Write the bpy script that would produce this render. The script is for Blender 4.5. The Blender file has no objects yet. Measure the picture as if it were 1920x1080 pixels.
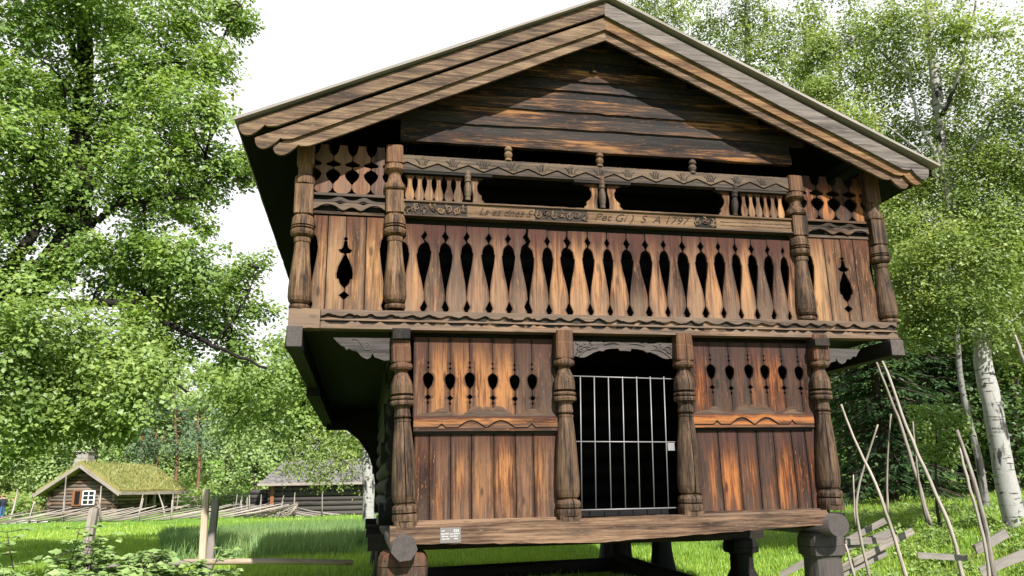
import bpy, math, random
import numpy as np
from mathutils import Vector, Matrix
RNG = np.random.default_rng(7); random.seed(7)
C = bpy.context.scene.collection
S = bpy.context.scene

# ------------------------------------------------------------------ camera
F, EYE = 1449.3, np.array([-2.8575, -8.572, .346])
YAW, PITCH, ROLL = .1915, .2531, -.0187
def cam_axes(yaw, pitch, roll):
    cy, sy, cp, sp, cr, sr = math.cos(yaw), math.sin(yaw), math.cos(pitch), math.sin(pitch), math.cos(roll), math.sin(roll)
    fwd = np.array([sy*cp, cy*cp, sp]); right = np.array([cy, -sy, 0.]); up = np.cross(right, fwd)
    return right*cr + up*sr, -right*sr + up*cr, fwd
AXR, AXU, AXF = cam_axes(YAW, PITCH, ROLL)
cam = bpy.data.cameras.new('camera'); cam_o = bpy.data.objects.new('camera', cam); C.objects.link(cam_o)
cam.sensor_width = 36; cam.lens = F/1920*36; cam.clip_end = 2000; cam.clip_start = .05
cam_o.matrix_world = Matrix(((AXR[0], AXU[0], -AXF[0], EYE[0]), (AXR[1], AXU[1], -AXF[1], EYE[1]),
                             (AXR[2], AXU[2], -AXF[2], EYE[2]), (0, 0, 0, 1)))
S.camera = cam_o
# ------------------------------------------------------------------ light
SUN_AZ, SUN_EL = math.radians(11), math.radians(43)       # azimuth from the facade's normal towards +X
SUNV = np.array([math.sin(SUN_AZ)*math.cos(SUN_EL), -math.cos(SUN_AZ)*math.cos(SUN_EL), math.sin(SUN_EL)])
wd = bpy.data.worlds.new('World'); S.world = wd; wd.use_nodes = True
nt = wd.node_tree; nt.nodes.clear()
out = nt.nodes.new('ShaderNodeOutputWorld'); bg = nt.nodes.new('ShaderNodeBackground')
sky = nt.nodes.new('ShaderNodeTexSky'); sky.sky_type = 'NISHITA'; sky.sun_disc = False
sky.sun_elevation = SUN_EL; sky.sun_rotation = math.atan2(SUNV[0], SUNV[1]); sky.air_density = 1.0; sky.dust_density = .6
tc = nt.nodes.new('ShaderNodeTexCoord'); mp = nt.nodes.new('ShaderNodeMapping'); mp.inputs['Scale'].default_value = (1.5, 1.5, 3.2)
mp.inputs['Location'].default_value = (.35, .1, 0)
nz = nt.nodes.new('ShaderNodeTexNoise'); nz.inputs['Scale'].default_value = 1.6; nz.inputs['Detail'].default_value = 8; nz.inputs['Roughness'].default_value = .58
sep = nt.nodes.new('ShaderNodeSeparateXYZ')
# the cloud bank stands beyond the storehouse (+Y) and thins out to the right; overhead and behind the sky is clear
m1 = nt.nodes.new('ShaderNodeMath'); m1.operation = 'MULTIPLY_ADD'; m1.inputs[1].default_value = .34; m1.inputs[2].default_value = .22
m2 = nt.nodes.new('ShaderNodeMath'); m2.operation = 'MULTIPLY_ADD'; m2.inputs[1].default_value = -.06
ad = nt.nodes.new('ShaderNodeMath'); ad.operation = 'ADD'
mr = nt.nodes.new('ShaderNodeMapRange'); mr.interpolation_type = 'SMOOTHSTEP'; mr.inputs[1].default_value = .62; mr.inputs[2].default_value = .86
mx = nt.nodes.new('ShaderNodeMix'); mx.data_type = 'RGBA'; mx.inputs[7].default_value = (7.6, 7.65, 7.8, 1)
L = nt.links.new
L(tc.outputs['Generated'], mp.inputs[0]); L(mp.outputs[0], nz.inputs['Vector']); L(tc.outputs['Generated'], sep.inputs[0])
L(sep.outputs[1], m1.inputs[0]); L(sep.outputs[0], m2.inputs[0]); L(m1.outputs[0], m2.inputs[2]); L(m2.outputs[0], ad.inputs[0]); L(nz.outputs['Fac'], ad.inputs[1])
L(ad.outputs[0], mr.inputs[0]); L(mr.outputs[0], mx.inputs[0]); L(sky.outputs[0], mx.inputs[6]); L(mx.outputs[2], bg.inputs[0]); L(bg.outputs[0], out.inputs[0])
bg.inputs[1].default_value = .085
sun = bpy.data.lights.new('sun', 'SUN'); sun.energy = 5; sun.angle = math.radians(.55); sun.color = (1, .96, .90)
sun_o = bpy.data.objects.new('sun', sun); C.objects.link(sun_o)
sun_o.rotation_euler = Vector(SUNV).to_track_quat('Z', 'Y').to_euler()
S.view_settings.view_transform = 'Standard'; S.view_settings.look = 'None'; S.view_settings.exposure = .95; S.view_settings.gamma = 1
S.view_settings.use_curve_mapping = False
S.cycles.max_bounces = 6; S.cycles.diffuse_bounces = 3; S.cycles.transmission_bounces = 4; S.cycles.sample_clamp_indirect = 4

# ------------------------------------------------------------------ helpers: measuring
def ray(px, py): return (px-960)/F*AXR + (540-py)/F*AXU + AXF
def at(px, py, Y):
    d = ray(px, py); return EYE + d*((Y-EYE[1])/d[1])
def pd(px, py, dist):                                     # the point a horizontal distance away in the direction of a picture point
    d = ray(px, py); return EYE + d*(dist/math.hypot(d[0], d[1]))
def sstep(a, b, x):
    t = np.clip((x-a)/(b-a), 0, 1); return t*t*(3-2*t)
def ground(x, y):
    x = np.asarray(x, float); y = np.asarray(y, float)
    h = -1.26 + .95*sstep(4.6, 10.5, x)*sstep(-9, -1, y) + 2.2*sstep(10, 45, x)
    h = h + 9.*sstep(74, 140, y - .15*x) + .05*np.sin(x*.7+1)*np.sin(y*.53) + .03*np.sin(x*1.9)*np.cos(y*1.3+.4)
    return h
def gp(px, dist):
    az = math.atan2(*(ray(px, 910)[:2])); x, y = EYE[0]+dist*math.sin(az), EYE[1]+dist*math.cos(az)
    return np.array([x, y, float(ground(x, y))])

# ------------------------------------------------------------------ helpers: objects
def tag(o, label=None, cat=None, group=None, kind=None):
    for k, v in (('label', label), ('category', cat), ('group', group), ('kind', kind)):
        if v: o[k] = v
    return o
def thing(name, loc, label, cat, group=None):
    o = bpy.data.objects.new(name, None); C.objects.link(o); o.location = tuple(float(v) for v in loc); o.empty_display_size = .2
    return tag(o, label, cat, group)
def wloc(o):
    v = np.zeros(3)
    while o is not None: v = v + np.array(o.location); o = o.parent
    return v
class MB:
    """collects shapes; every vertex also carries grain coordinates gc (x runs along the fibre), a random number rnd for its piece and a height tz"""
    def __init__(s): s.v = []; s.f = []; s.gc = []; s.rn = []; s.tz = []; s.ex = []; s.n = 0; s.smooth = []; s.M = None
    def add(s, v, f, gc, rnd=None, tz=None, smooth=False, ex=None):
        v = np.asarray(v, float); n = len(v)
        rnd = random.random() if rnd is None else rnd
        if s.M is not None: v = v @ s.M[0].T + s.M[1]
        off = np.array([rnd*53.1, rnd*17.7, rnd*29.3])
        s.v.append(v); s.gc.append(np.asarray(gc, float) + off); s.rn.append(np.full(n, rnd))
        s.tz.append(np.full(n, .5) if tz is None else np.asarray(tz, float))
        s.ex.append(np.zeros(n) if ex is None else np.asarray(ex, float))
        s.f += [tuple(i + s.n for i in q) for q in f]; s.smooth += [smooth]*len(f); s.n += n
    def hexa(s, c, grain=0, rnd=None, tz=None):
        """8 corners: index = ix + 2*iy + 4*iz"""
        c = np.asarray(c, float); f = [(0, 2, 3, 1), (4, 5, 7, 6), (0, 1, 5, 4), (2, 6, 7, 3), (0, 4, 6, 2), (1, 3, 7, 5)]
        s.add(c, f, np.roll(c, -grain, axis=1), rnd, tz)
    def box(s, a, b, grain=0, rnd=None, tz=None):
        xs, ys, zs = zip(a, b)
        s.hexa([(xs[i], ys[j], zs[k]) for k in (0, 1) for j in (0, 1) for i in (0, 1)], grain, rnd, tz)
    def beam(s, p0, p1, w, h, up=(0, 0, 1), n=8, jit=.004, rnd=None):
        p0, p1, up = np.asarray(p0, float), np.asarray(p1, float), np.asarray(up, float)
        d = p1-p0; ln = np.linalg.norm(d); d = d/ln; sd = np.cross(d, up); sd /= np.linalg.norm(sd); u = np.cross(sd, d)
        v, g, f = [], [], []
        for i in range(n+1):
            t = i/n
            for (a, b) in ((-1, -1), (1, -1), (1, 1), (-1, 1)):
                ja, jb = RNG.normal(0, jit, 2)
                v.append(p0 + d*ln*t + sd*(a*w/2+ja) + u*(b*h/2+jb)); g.append((t*ln, a*w/2, b*h/2))
        for i in range(n):
            for k in range(4):
                a, b = i*4+k, i*4+(k+1) % 4; f.append((a, b, b+4, a+4))
        f += [(3, 2, 1, 0), (n*4, n*4+1, n*4+2, n*4+3)]
        s.add(v, f, g, rnd)
    def tube(s, pts, rad, seg=8, jit=0., rnd=None, smooth=True, flat=1., up=None, cap=True):
        pts = np.asarray(pts, float); n = len(pts); rad = np.broadcast_to(np.asarray(rad, float), (n,))
        tg = np.gradient(pts, axis=0) if n > 2 else np.tile(pts[1]-pts[0], (2, 1)); tg /= np.linalg.norm(tg, axis=1)[:, None] + 1e-12
        ref = np.array([.13, .2, .97]) if up is None else np.asarray(up, float)
        if up is None and abs(tg[0] @ ref) > .93: ref = np.array([1., .1, 0])
        v, g, f = [], [], []; L_ = 0
        for i in range(n):
            if i: L_ += np.linalg.norm(pts[i]-pts[i-1])
            a = np.cross(tg[i], ref); a /= np.linalg.norm(a)+1e-9; b = np.cross(a, tg[i])
            for k in range(seg):
                th = 2*math.pi*k/seg; r = rad[i]*(1+RNG.normal(0, jit) if jit else 1)
                v.append(pts[i] + a*r*math.cos(th) + b*r*math.sin(th)*flat); g.append((L_, rad[i]*math.cos(th)*1.3, rad[i]*math.sin(th)*1.3))
        for i in range(n-1):
            for k in range(seg):
                a, b = i*seg+k, i*seg+(k+1) % seg; f.append((a, b, b+seg, a+seg))
        s.add(v, f, g, rnd, smooth=smooth)
        if cap:
            m = s.n-n*seg
            s.f += [tuple(m+k for k in reversed(range(seg))), tuple(m+(n-1)*seg+k for k in range(seg))]; s.smooth += [False, False]
    def strip(s, zs, xl, xr, y, th, rnd=None, z0=None, z1=None):
        """upright board, its front at y, thickness going to +Y; left and right outline sampled at heights zs"""
        n = len(zs); z0 = zs[0] if z0 is None else z0; z1 = zs[-1] if z1 is None else z1
        v, g, tz, f = [], [], [], []
        for i in range(n):
            for (x, yy) in ((xl[i], y), (xr[i], y), (xr[i], y+th), (xl[i], y+th)):
                v.append((x, yy, zs[i])); g.append((zs[i], x, yy)); tz.append((zs[i]-z0)/(z1-z0))
        for i in range(n-1):
            for k in range(4):
                a, b = i*4+k, i*4+(k+1) % 4; f.append((a, b, b+4, a+4))
        f += [(3, 2, 1, 0), ((n-1)*4, (n-1)*4+1, (n-1)*4+2, (n-1)*4+3)]
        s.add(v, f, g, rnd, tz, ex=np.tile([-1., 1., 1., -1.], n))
    def ribbon(s, xs, zl, zh, y, th, rnd=None):
        """lying board in the facade's plane; lower and upper outline sampled along xs; y may vary along it"""
        n = len(xs); ys = np.broadcast_to(np.asarray(y, float), (n,))
        v, g, tz, f = [], [], [], []
        for i in range(n):
            for (z, yy) in ((zl[i], ys[i]), (zl[i], ys[i]+th), (zh[i], ys[i]+th), (zh[i], ys[i])):
                v.append((xs[i], yy, z)); g.append((xs[i], z, yy)); tz.append(float(z == zh[i]))
        for i in range(n-1):
            for k in range(4):
                a, b = i*4+k, i*4+(k+1) % 4; f.append((a, b, b+4, a+4))
        f += [(3, 2, 1, 0), ((n-1)*4, (n-1)*4+1, (n-1)*4+2, (n-1)*4+3)]
        s.add(v, f, g, rnd, tz)
    def lathe(s, base, top, prof, seg=20, rnd=None, jit=.0, cracks=()):
        """prof: list of (t along the axis, radius, squareness 0 round .. 1 square)"""
        base, top = np.asarray(base, float), np.asarray(top, float); d = top-base; H = np.linalg.norm(d); d /= H
        a = np.array([1., 0, 0]) - d*d[0]; a /= np.linalg.norm(a); b = np.cross(d, a); rnd = random.random() if rnd is None else rnd
        v, g, tz, f = [], [], [], []; n = len(prof); ths = [2*math.pi*(k+.5)/seg for k in range(seg)]
        for (ca, w, t0, t1) in cracks: ths = sorted([h for h in ths if abs(h-ca) > w*1.6]+[ca-w, ca, ca+w])
        seg = len(ths)
        for (t, r, q) in prof:
            for th in ths:
                c, sn = math.cos(th), math.sin(th); e = 1/max(abs(c), abs(sn)); rr = r*((1-q) + q*min(e, 1.33)); rr *= 1+RNG.normal(0, jit)
                for (ca, w, t0, t1) in cracks:
                    if th == ca and t0 < t < t1: rr *= .55
                v.append(base + d*H*t + a*rr*c + b*rr*sn); g.append((t*H, r*c, r*sn)); tz.append(t)
        for i in range(n-1):
            for k in range(seg):
                p, q2 = i*seg+k, i*seg+(k+1) % seg; f.append((p, q2, q2+seg, p+seg))
        f += [tuple(reversed(range(seg))), tuple((n-1)*seg+k for k in range(seg))]
        s.add(v, f, g, rnd, tz)
    def build(s, name, mat, parent=None, bevel=0, label=None):
        m = bpy.data.meshes.new(name); o = bpy.data.objects.new(name, m); C.objects.link(o)
        v = np.concatenate(s.v) if s.v else np.zeros((0, 3))
        if parent is not None: o.parent = parent; v = v - wloc(parent)
        m.from_pydata(v.tolist(), [], s.f); m.materials.append(mat)
        m.polygons.foreach_set('use_smooth', s.smooth)
        at_ = m.attributes.new('gc', 'FLOAT_VECTOR', 'POINT'); at_.data.foreach_set('vector', np.concatenate(s.gc).ravel())
        at_ = m.attributes.new('rnd', 'FLOAT', 'POINT'); at_.data.foreach_set('value', np.concatenate(s.rn))
        at_ = m.attributes.new('tz', 'FLOAT', 'POINT'); at_.data.foreach_set('value', np.concatenate(s.tz))
        at_ = m.attributes.new('ex', 'FLOAT', 'POINT'); at_.data.foreach_set('value', np.concatenate(s.ex))
        m.update()
        if bevel:
            b = o.modifiers.new('bevel', 'BEVEL'); b.width = bevel; b.segments = 2; b.limit_method = 'ANGLE'; b.angle_limit = math.radians(50)
        if label: o['label'] = label
        return o
def interp(pts, x):
    p = np.asarray(pts, float); return np.interp(x, p[:, 0], p[:, 1])

# ------------------------------------------------------------------ materials
def new_mat(name):
    m = bpy.data.materials.new(name); m.use_nodes = True; t = m.node_tree; t.nodes.clear()
    o = t.nodes.new('ShaderNodeOutputMaterial'); b = t.nodes.new('ShaderNodeBsdfPrincipled'); t.links.new(b.outputs[0], o.inputs[0])
    b.inputs['Specular IOR Level'].default_value = .25
    return m, t, b
def nd(t, kind, **kw):
    n = t.nodes.new(kind)
    for k, v in kw.items(): setattr(n, k, v)
    return n
def math_(t, op, a, b=None, clamp=False):
    n = nd(t, 'ShaderNodeMath', operation=op); n.use_clamp = clamp
    for i, x in enumerate((a, b)):
        if x is None: continue
        if isinstance(x, (int, float)): n.inputs[i].default_value = x
        else: t.links.new(x, n.inputs[i])
    return n.outputs[0]
def mixc(t, f, a, b, mode='MIX'):
    n = nd(t, 'ShaderNodeMix', data_type='RGBA', blend_type=mode)
    for i, x in ((0, f), (6, a), (7, b)):
        if isinstance(x, (int, float)): n.inputs[i].default_value = x
        elif isinstance(x, (tuple, list)): n.inputs[i].default_value = (*x[:3], 1)
        else: t.links.new(x, n.inputs[i])
    return n.outputs[2]
def noise(t, vec, scale=1., detail=4, rough=.55, sc=None):
    if sc is not None:
        m = nd(t, 'ShaderNodeMapping'); m.inputs['Scale'].default_value = sc; t.links.new(vec, m.inputs[0]); vec = m.outputs[0]
    n = nd(t, 'ShaderNodeTexNoise'); n.inputs['Scale'].default_value = scale; n.inputs['Detail'].default_value = detail; n.inputs['Roughness'].default_value = rough
    t.links.new(vec, n.inputs['Vector']); return n.outputs['Fac']
def ramp(t, f, stops):
    r = nd(t, 'ShaderNodeValToRGB'); e = r.color_ramp.elements
    while len(e) < len(stops): e.new(.5)
    for i, (p, c) in enumerate(stops): e[i].position = p; e[i].color = (*c, 1)
    t.links.new(f, r.inputs[0]); return r.outputs[0]
def mapr(t, x, a, b, c=0., d=1.):
    n = nd(t, 'ShaderNodeMapRange', interpolation_type='SMOOTHSTEP'); t.links.new(x, n.inputs[0])
    for i, v in enumerate((a, b, c, d)): n.inputs[i+1].default_value = v
    return n.outputs[0]
def attr(t, name, out='Fac'):
    n = nd(t, 'ShaderNodeAttribute'); n.attribute_name = name; return n.outputs[out]

def wood(name, dark, mid, light, grey=(.2, .17, .14), grey_amt=.4, top=None, top_amt=.8, top_at=(.45, .95), streak=9., crack=.5, knots=.7,
         rvar=.35, rough=.75, bump=.35, foot=None, foot_amt=.6, ctr=.5, k=.61, soft=1., fleck=.45, edge=.0):
    sc_ = lambda c: None if c is None else (c[0]*k*1.03, c[1]*k*.965, c[2]*k*.95)
    dark, mid, light, grey, top, foot = map(sc_, (dark, mid, light, grey, top, foot))
    m, t, b = new_mat(name); gc = attr(t, 'gc', 'Vector'); rnd = attr(t, 'rnd'); tz = attr(t, 'tz')
    n1 = noise(t, gc, 1, 5, .65, (2.6, 46, 46)); n2 = noise(t, gc, 1, 4, .6, (.75, streak, streak)); n3 = noise(t, gc, 1.7, 3, .5)
    v = math_(t, 'MULTIPLY_ADD', n2, .50); nv = v.node; t.links.new(math_(t, 'MULTIPLY', n1, .46), nv.inputs[2])
    v = math_(t, 'ADD', v, math_(t, 'MULTIPLY', math_(t, 'SUBTRACT', rnd, .5), rvar)); v = math_(t, 'ADD', v, math_(t, 'MULTIPLY', n3, .18))
    v = math_(t, 'ADD', v, .5-ctr-.05)
    col = ramp(t, v, [(.53-.13*soft, dark), (.53, mid), (.53+.12*soft, light)])
    fl = noise(t, gc, 1, 3, .7, (9, 60, 60)); col = mixc(t, math_(t, 'MULTIPLY', mapr(t, fl, .60, .70), fleck), col, tuple(min(1, c*1.25) for c in light))
    col = mixc(t, math_(t, 'MULTIPLY', mapr(t, fl, .40, .30), .5), col, dark)
    gsel = mapr(t, math_(t, 'ADD', noise(t, gc, 1, 4, .6, (.55, 6, 6)), math_(t, 'MULTIPLY', math_(t, 'SUBTRACT', math_(t, 'FRACT', math_(t, 'MULTIPLY', rnd, 7.3)), .5), .35)), .62-.5*grey_amt, .78-.5*grey_amt)
    gcol = mixc(t, n1, tuple(c*.5 for c in grey), tuple(c*1.5 for c in grey))
    col = mixc(t, math_(t, 'MULTIPLY', gsel, min(1., grey_amt+.25)), col, gcol)
    wob = math_(t, 'MULTIPLY', math_(t, 'SUBTRACT', n2, .5), .9)
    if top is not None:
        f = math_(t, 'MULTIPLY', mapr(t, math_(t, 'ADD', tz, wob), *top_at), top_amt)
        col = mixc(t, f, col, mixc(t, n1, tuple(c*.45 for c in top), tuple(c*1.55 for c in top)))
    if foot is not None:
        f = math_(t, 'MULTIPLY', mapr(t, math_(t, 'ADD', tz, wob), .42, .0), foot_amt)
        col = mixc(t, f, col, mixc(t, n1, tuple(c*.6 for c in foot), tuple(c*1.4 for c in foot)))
    if edge:                                                  # shade painted along the sawn edges, besides old tar and dirt
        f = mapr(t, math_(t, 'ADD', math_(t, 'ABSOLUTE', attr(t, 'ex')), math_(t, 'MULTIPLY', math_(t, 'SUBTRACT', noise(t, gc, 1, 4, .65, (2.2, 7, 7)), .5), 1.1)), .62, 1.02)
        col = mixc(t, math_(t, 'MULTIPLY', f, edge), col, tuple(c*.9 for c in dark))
    ck = mapr(t, noise(t, gc, 1, 3, .6, (.8, 75, 75)), .30, .38)
    col = mixc(t, math_(t, 'MULTIPLY', math_(t, 'SUBTRACT', 1., ck), crack), col, tuple(c*.25 for c in dark))
    if knots:
        mpp = nd(t, 'ShaderNodeMapping'); mpp.inputs['Scale'].default_value = (2.0, 5.5, 5.5); t.links.new(gc, mpp.inputs[0])
        vo = nd(t, 'ShaderNodeTexVoronoi'); vo.inputs['Scale'].default_value = 1.; t.links.new(mpp.outputs[0], vo.inputs['Vector'])
        col = mixc(t, math_(t, 'MULTIPLY', mapr(t, vo.outputs['Distance'], .17, .07), knots), col, tuple(c*.7 for c in dark))
    t.links.new(col, b.inputs['Base Color']); b.inputs['Roughness'].default_value = rough
    bp = nd(t, 'ShaderNodeBump'); bp.inputs['Strength'].default_value = bump; bp.inputs['Distance'].default_value = .01
    t.links.new(math_(t, 'ADD', n1, math_(t, 'MULTIPLY', ck, .8)), bp.inputs['Height']); t.links.new(bp.outputs[0], b.inputs['Normal'])
    return m
def plain(name, c, rough=.6, var=.25, scale=8., metal=0):
    m, t, b = new_mat(name); tcn = nd(t, 'ShaderNodeTexCoord'); n = noise(t, tcn.outputs['Object'], scale, 5, .6)
    t.links.new(mixc(t, n, tuple(x*(1-var) for x in c), tuple(min(1, x*(1+var)) for x in c)), b.inputs['Base Color'])
    b.inputs['Roughness'].default_value = rough; b.inputs['Metallic'].default_value = metal
    return m
def leafmat(name, dark, light, trans=.35, yellow=None):
    m, t, b = new_mat(name); t.nodes.remove(b); o = [n for n in t.nodes if n.type == 'OUTPUT_MATERIAL'][0]
    r = attr(t, 'rnd'); stops = [(0., dark), (.75, light)]
    if yellow: stops.append((1., yellow))
    c = ramp(t, r, stops)
    d = nd(t, 'ShaderNodeBsdfDiffuse'); tr = nd(t, 'ShaderNodeBsdfTranslucent'); gl = nd(t, 'ShaderNodeBsdfGlossy'); gl.inputs['Roughness'].default_value = .45
    t.links.new(c, d.inputs[0]); t.links.new(mixc(t, .5, c, (1., .95, .3), 'MULTIPLY'), tr.inputs[0]); gl.inputs[0].default_value = (.9, .95, 1, 1)
    m1 = nd(t, 'ShaderNodeMixShader'); m1.inputs[0].default_value = trans; t.links.new(d.outputs[0], m1.inputs[1]); t.links.new(tr.outputs[0], m1.inputs[2])
    m2 = nd(t, 'ShaderNodeMixShader'); m2.inputs[0].default_value = .022; t.links.new(m1.outputs[0], m2.inputs[1]); t.links.new(gl.outputs[0], m2.inputs[2])
    t.links.new(m2.outputs[0], o.inputs[0]); return m
def barkmat(name, c1, c2, scale=14., stretch=.25):
    m, t, b = new_mat(name); gc = attr(t, 'gc', 'Vector')
    n = noise(t, gc, scale, 6, .65, (stretch, 1, 1)); t.links.new(ramp(t, n, [(.35, c1), (.65, c2)]), b.inputs['Base Color']); b.inputs['Roughness'].default_value = .9
    bp = nd(t, 'ShaderNodeBump'); bp.inputs['Strength'].default_value = .8; bp.inputs['Distance'].default_value = .03; t.links.new(n, bp.inputs['Height']); t.links.new(bp.outputs[0], b.inputs['Normal'])
    return m
def birchbark(name, k=.78):
    m, t, b = new_mat(name); gc = attr(t, 'gc', 'Vector')
    n = noise(t, gc, 1, 4, .6, (16, 2.2, 2.2)); n2 = noise(t, gc, 1, 5, .6, (1.3, 3., 3.)); n3 = noise(t, gc, 30, 3, .6)
    col = mixc(t, n3, (.30*k, .29*k, .27*k), (.54*k, .52*k, .49*k)); col = mixc(t, mapr(t, n, .56, .66), col, (.06, .055, .05)); col = mixc(t, mapr(t, n2, .53, .60), col, (.035, .033, .03))
    t.links.new(col, b.inputs['Base Color']); b.inputs['Roughness'].default_value = .8
    bp = nd(t, 'ShaderNodeBump'); bp.inputs['Strength'].default_value = .5; bp.inputs['Distance'].default_value = .02; t.links.new(n2, bp.inputs['Height']); t.links.new(bp.outputs[0], b.inputs['Normal'])
    return m
W = {
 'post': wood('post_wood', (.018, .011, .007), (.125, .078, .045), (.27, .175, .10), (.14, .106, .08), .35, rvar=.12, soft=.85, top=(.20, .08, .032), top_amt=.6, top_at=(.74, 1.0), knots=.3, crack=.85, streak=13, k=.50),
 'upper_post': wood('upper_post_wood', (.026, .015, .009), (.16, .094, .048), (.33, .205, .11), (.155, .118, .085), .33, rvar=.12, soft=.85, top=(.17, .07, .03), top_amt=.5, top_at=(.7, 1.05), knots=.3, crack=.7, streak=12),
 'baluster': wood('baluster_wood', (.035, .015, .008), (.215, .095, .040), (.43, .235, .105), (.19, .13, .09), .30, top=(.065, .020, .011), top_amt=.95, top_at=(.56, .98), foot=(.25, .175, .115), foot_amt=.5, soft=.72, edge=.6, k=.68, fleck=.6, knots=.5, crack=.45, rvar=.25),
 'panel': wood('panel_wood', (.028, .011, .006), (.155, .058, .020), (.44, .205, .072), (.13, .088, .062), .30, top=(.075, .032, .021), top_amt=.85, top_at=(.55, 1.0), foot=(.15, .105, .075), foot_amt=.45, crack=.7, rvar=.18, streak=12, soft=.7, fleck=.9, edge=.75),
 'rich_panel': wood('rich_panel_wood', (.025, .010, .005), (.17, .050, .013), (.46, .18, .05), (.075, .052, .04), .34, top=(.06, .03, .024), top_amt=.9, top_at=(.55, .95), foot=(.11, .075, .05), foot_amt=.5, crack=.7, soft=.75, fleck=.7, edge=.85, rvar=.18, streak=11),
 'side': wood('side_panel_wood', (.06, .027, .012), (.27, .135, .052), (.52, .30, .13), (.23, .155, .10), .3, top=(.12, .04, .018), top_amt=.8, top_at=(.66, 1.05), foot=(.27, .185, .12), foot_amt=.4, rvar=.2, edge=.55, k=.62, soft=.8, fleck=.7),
 'beam': wood('beam_wood', (.038, .022, .013), (.175, .108, .064), (.35, .23, .14), (.195, .148, .11), .42, soft=.85, crack=.7, knots=.4, streak=14),
 'rail': wood('carved_rail_wood', (.035, .02, .011), (.17, .10, .05), (.33, .215, .115), (.135, .11, .09), .4, crack=.4, knots=.2, streak=12, k=.5),
 'toprail': wood('top_rail_wood', (.02, .015, .011), (.075, .055, .039), (.19, .135, .085), (.07, .061, .053), .45, crack=.5, knots=.2, streak=12),
 'gable': wood('gable_wood', (.010, .007, .006), (.075, .034, .016), (.42, .20, .065), (.05, .044, .04), .34, crack=.6, knots=.5, streak=5, rvar=.10, ctr=.55, soft=.62, k=.52),
 'barge': wood('bargeboard_wood', (.05, .030, .018), (.19, .122, .070), (.37, .255, .15), (.17, .132, .10), .28, soft=.85, fleck=.6, k=.54, crack=.5, knots=.55, streak=10, rvar=.12),
 'barge_orange': wood('sunburnt_bargeboard_wood', (.10, .05, .022), (.27, .15, .062), (.44, .28, .13), (.17, .13, .10), .3, crack=.5, knots=.5, streak=10, rvar=.12),
 'barge_grey': wood('silvered_bargeboard_wood', (.07, .06, .05), (.18, .158, .138), (.31, .275, .245), (.205, .185, .165), .5, soft=.85, crack=.6, knots=.3, streak=18, rvar=.12),
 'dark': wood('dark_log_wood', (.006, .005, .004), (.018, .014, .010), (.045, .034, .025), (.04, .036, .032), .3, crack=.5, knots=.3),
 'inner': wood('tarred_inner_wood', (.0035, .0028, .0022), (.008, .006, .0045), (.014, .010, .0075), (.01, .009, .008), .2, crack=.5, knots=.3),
 'grey': wood('weathered_grey_wood', (.09, .08, .07), (.21, .19, .165), (.36, .33, .29), (.25, .235, .215), .6, crack=.6, knots=.3, k=.95),
 'palegrey': wood('pale_pole_wood', (.12, .10, .08), (.27, .24, .20), (.44, .40, .35), (.32, .295, .26), .5, crack=.4, knots=.5, streak=16, k=.95),
 'peeled': wood('peeled_rail_wood', (.20, .14, .08), (.42, .31, .20), (.60, .48, .34), (.40, .34, .27), .4, crack=.4, knots=.6, streak=12, k=.95),
 'frieze': wood('frieze_wood', (.045, .02, .013), (.16, .075, .043), (.30, .165, .09), (.17, .115, .09), .35, crack=.5, knots=.3),
 'log': wood('brown_log_wood', (.03, .018, .011), (.10, .062, .04), (.20, .14, .10), (.20, .17, .15), .4, crack=.5, knots=.3, k=.95),
 'greylog': wood('grey_log_wood', (.025, .022, .02), (.07, .061, .055), (.145, .125, .11), (.105, .096, .09), .6, crack=.5, knots=.2),
 'shingle': wood('shingle_wood', (.09, .085, .08), (.22, .21, .20), (.36, .345, .33), (.28, .275, .27), .6, crack=.4, knots=.0, k=.6),
}
IRON = plain('galvanised_iron', (.24, .228, .228), .45, .12, 20, .3)
# ------------------------------------------------------------------ the storehouse
house = thing('storehouse', (0, 4.5, -1.26), 'dark tarred two-storey timber storehouse on stilts with carved gallery and turned posts', 'storehouse')
def X(px, py, Y): return float(at(px, py, Y)[0])
def Z(px, py, Y): return float(at(px, py, Y)[2])
def part(name, parent=house, loc=None):
    """an Empty that only carries the sub-parts of one part"""
    o = bpy.data.objects.new(name, None); C.objects.link(o); o.parent = parent; return o
PL, PU = -.10, -.05                                        # planes of the lower and upper posts' axes
# turned posts: (height in the drawing, half width, squareness)
LOW = [(875, 50, .9), (852, 50, .9), (850, 56, .35), (836, 57, .3), (822, 55, .3), (819, 49, .3), (815, 54, .3), (800, 56, .3), (787, 52, .3), (783, 42, 0), (778, 42, 0), (772, 47, 0), (760, 53, 0), (740, 56, 0),
       (700, 55.5, 0), (650, 53, 0), (590, 50, 0), (530, 45, 0), (470, 39, 0), (430, 34.5, 0), (426, 36.5, 0), (418, 37, 0), (414, 34.5, 0), (406, 36.5, 0), (398, 37, 0), (394, 35, 0), (370, 33.5, 0), (362, 36, 0), (357, 42, 0),
       (354, 50, 0), (344, 52, 0), (335, 50, 0), (332, 45, 0), (329, 49, 0), (322, 51, 0), (316, 48, 0), (312, 43, 0), (304, 47.5, 0), (288, 50, 0), (268, 49.5, 0), (250, 45, 0), (232, 37, 0), (216, 31, 0), (203, 28, 0), (198, 34, 0), (195, 46, 0),
       (186, 49, 0), (174, 48, 0), (167, 44, .1), (164, 44, .75), (158, 45, .85), (94, 44, .9), (88, 42, .9), (60, 41, .9), (35, 40, .9)]
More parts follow.
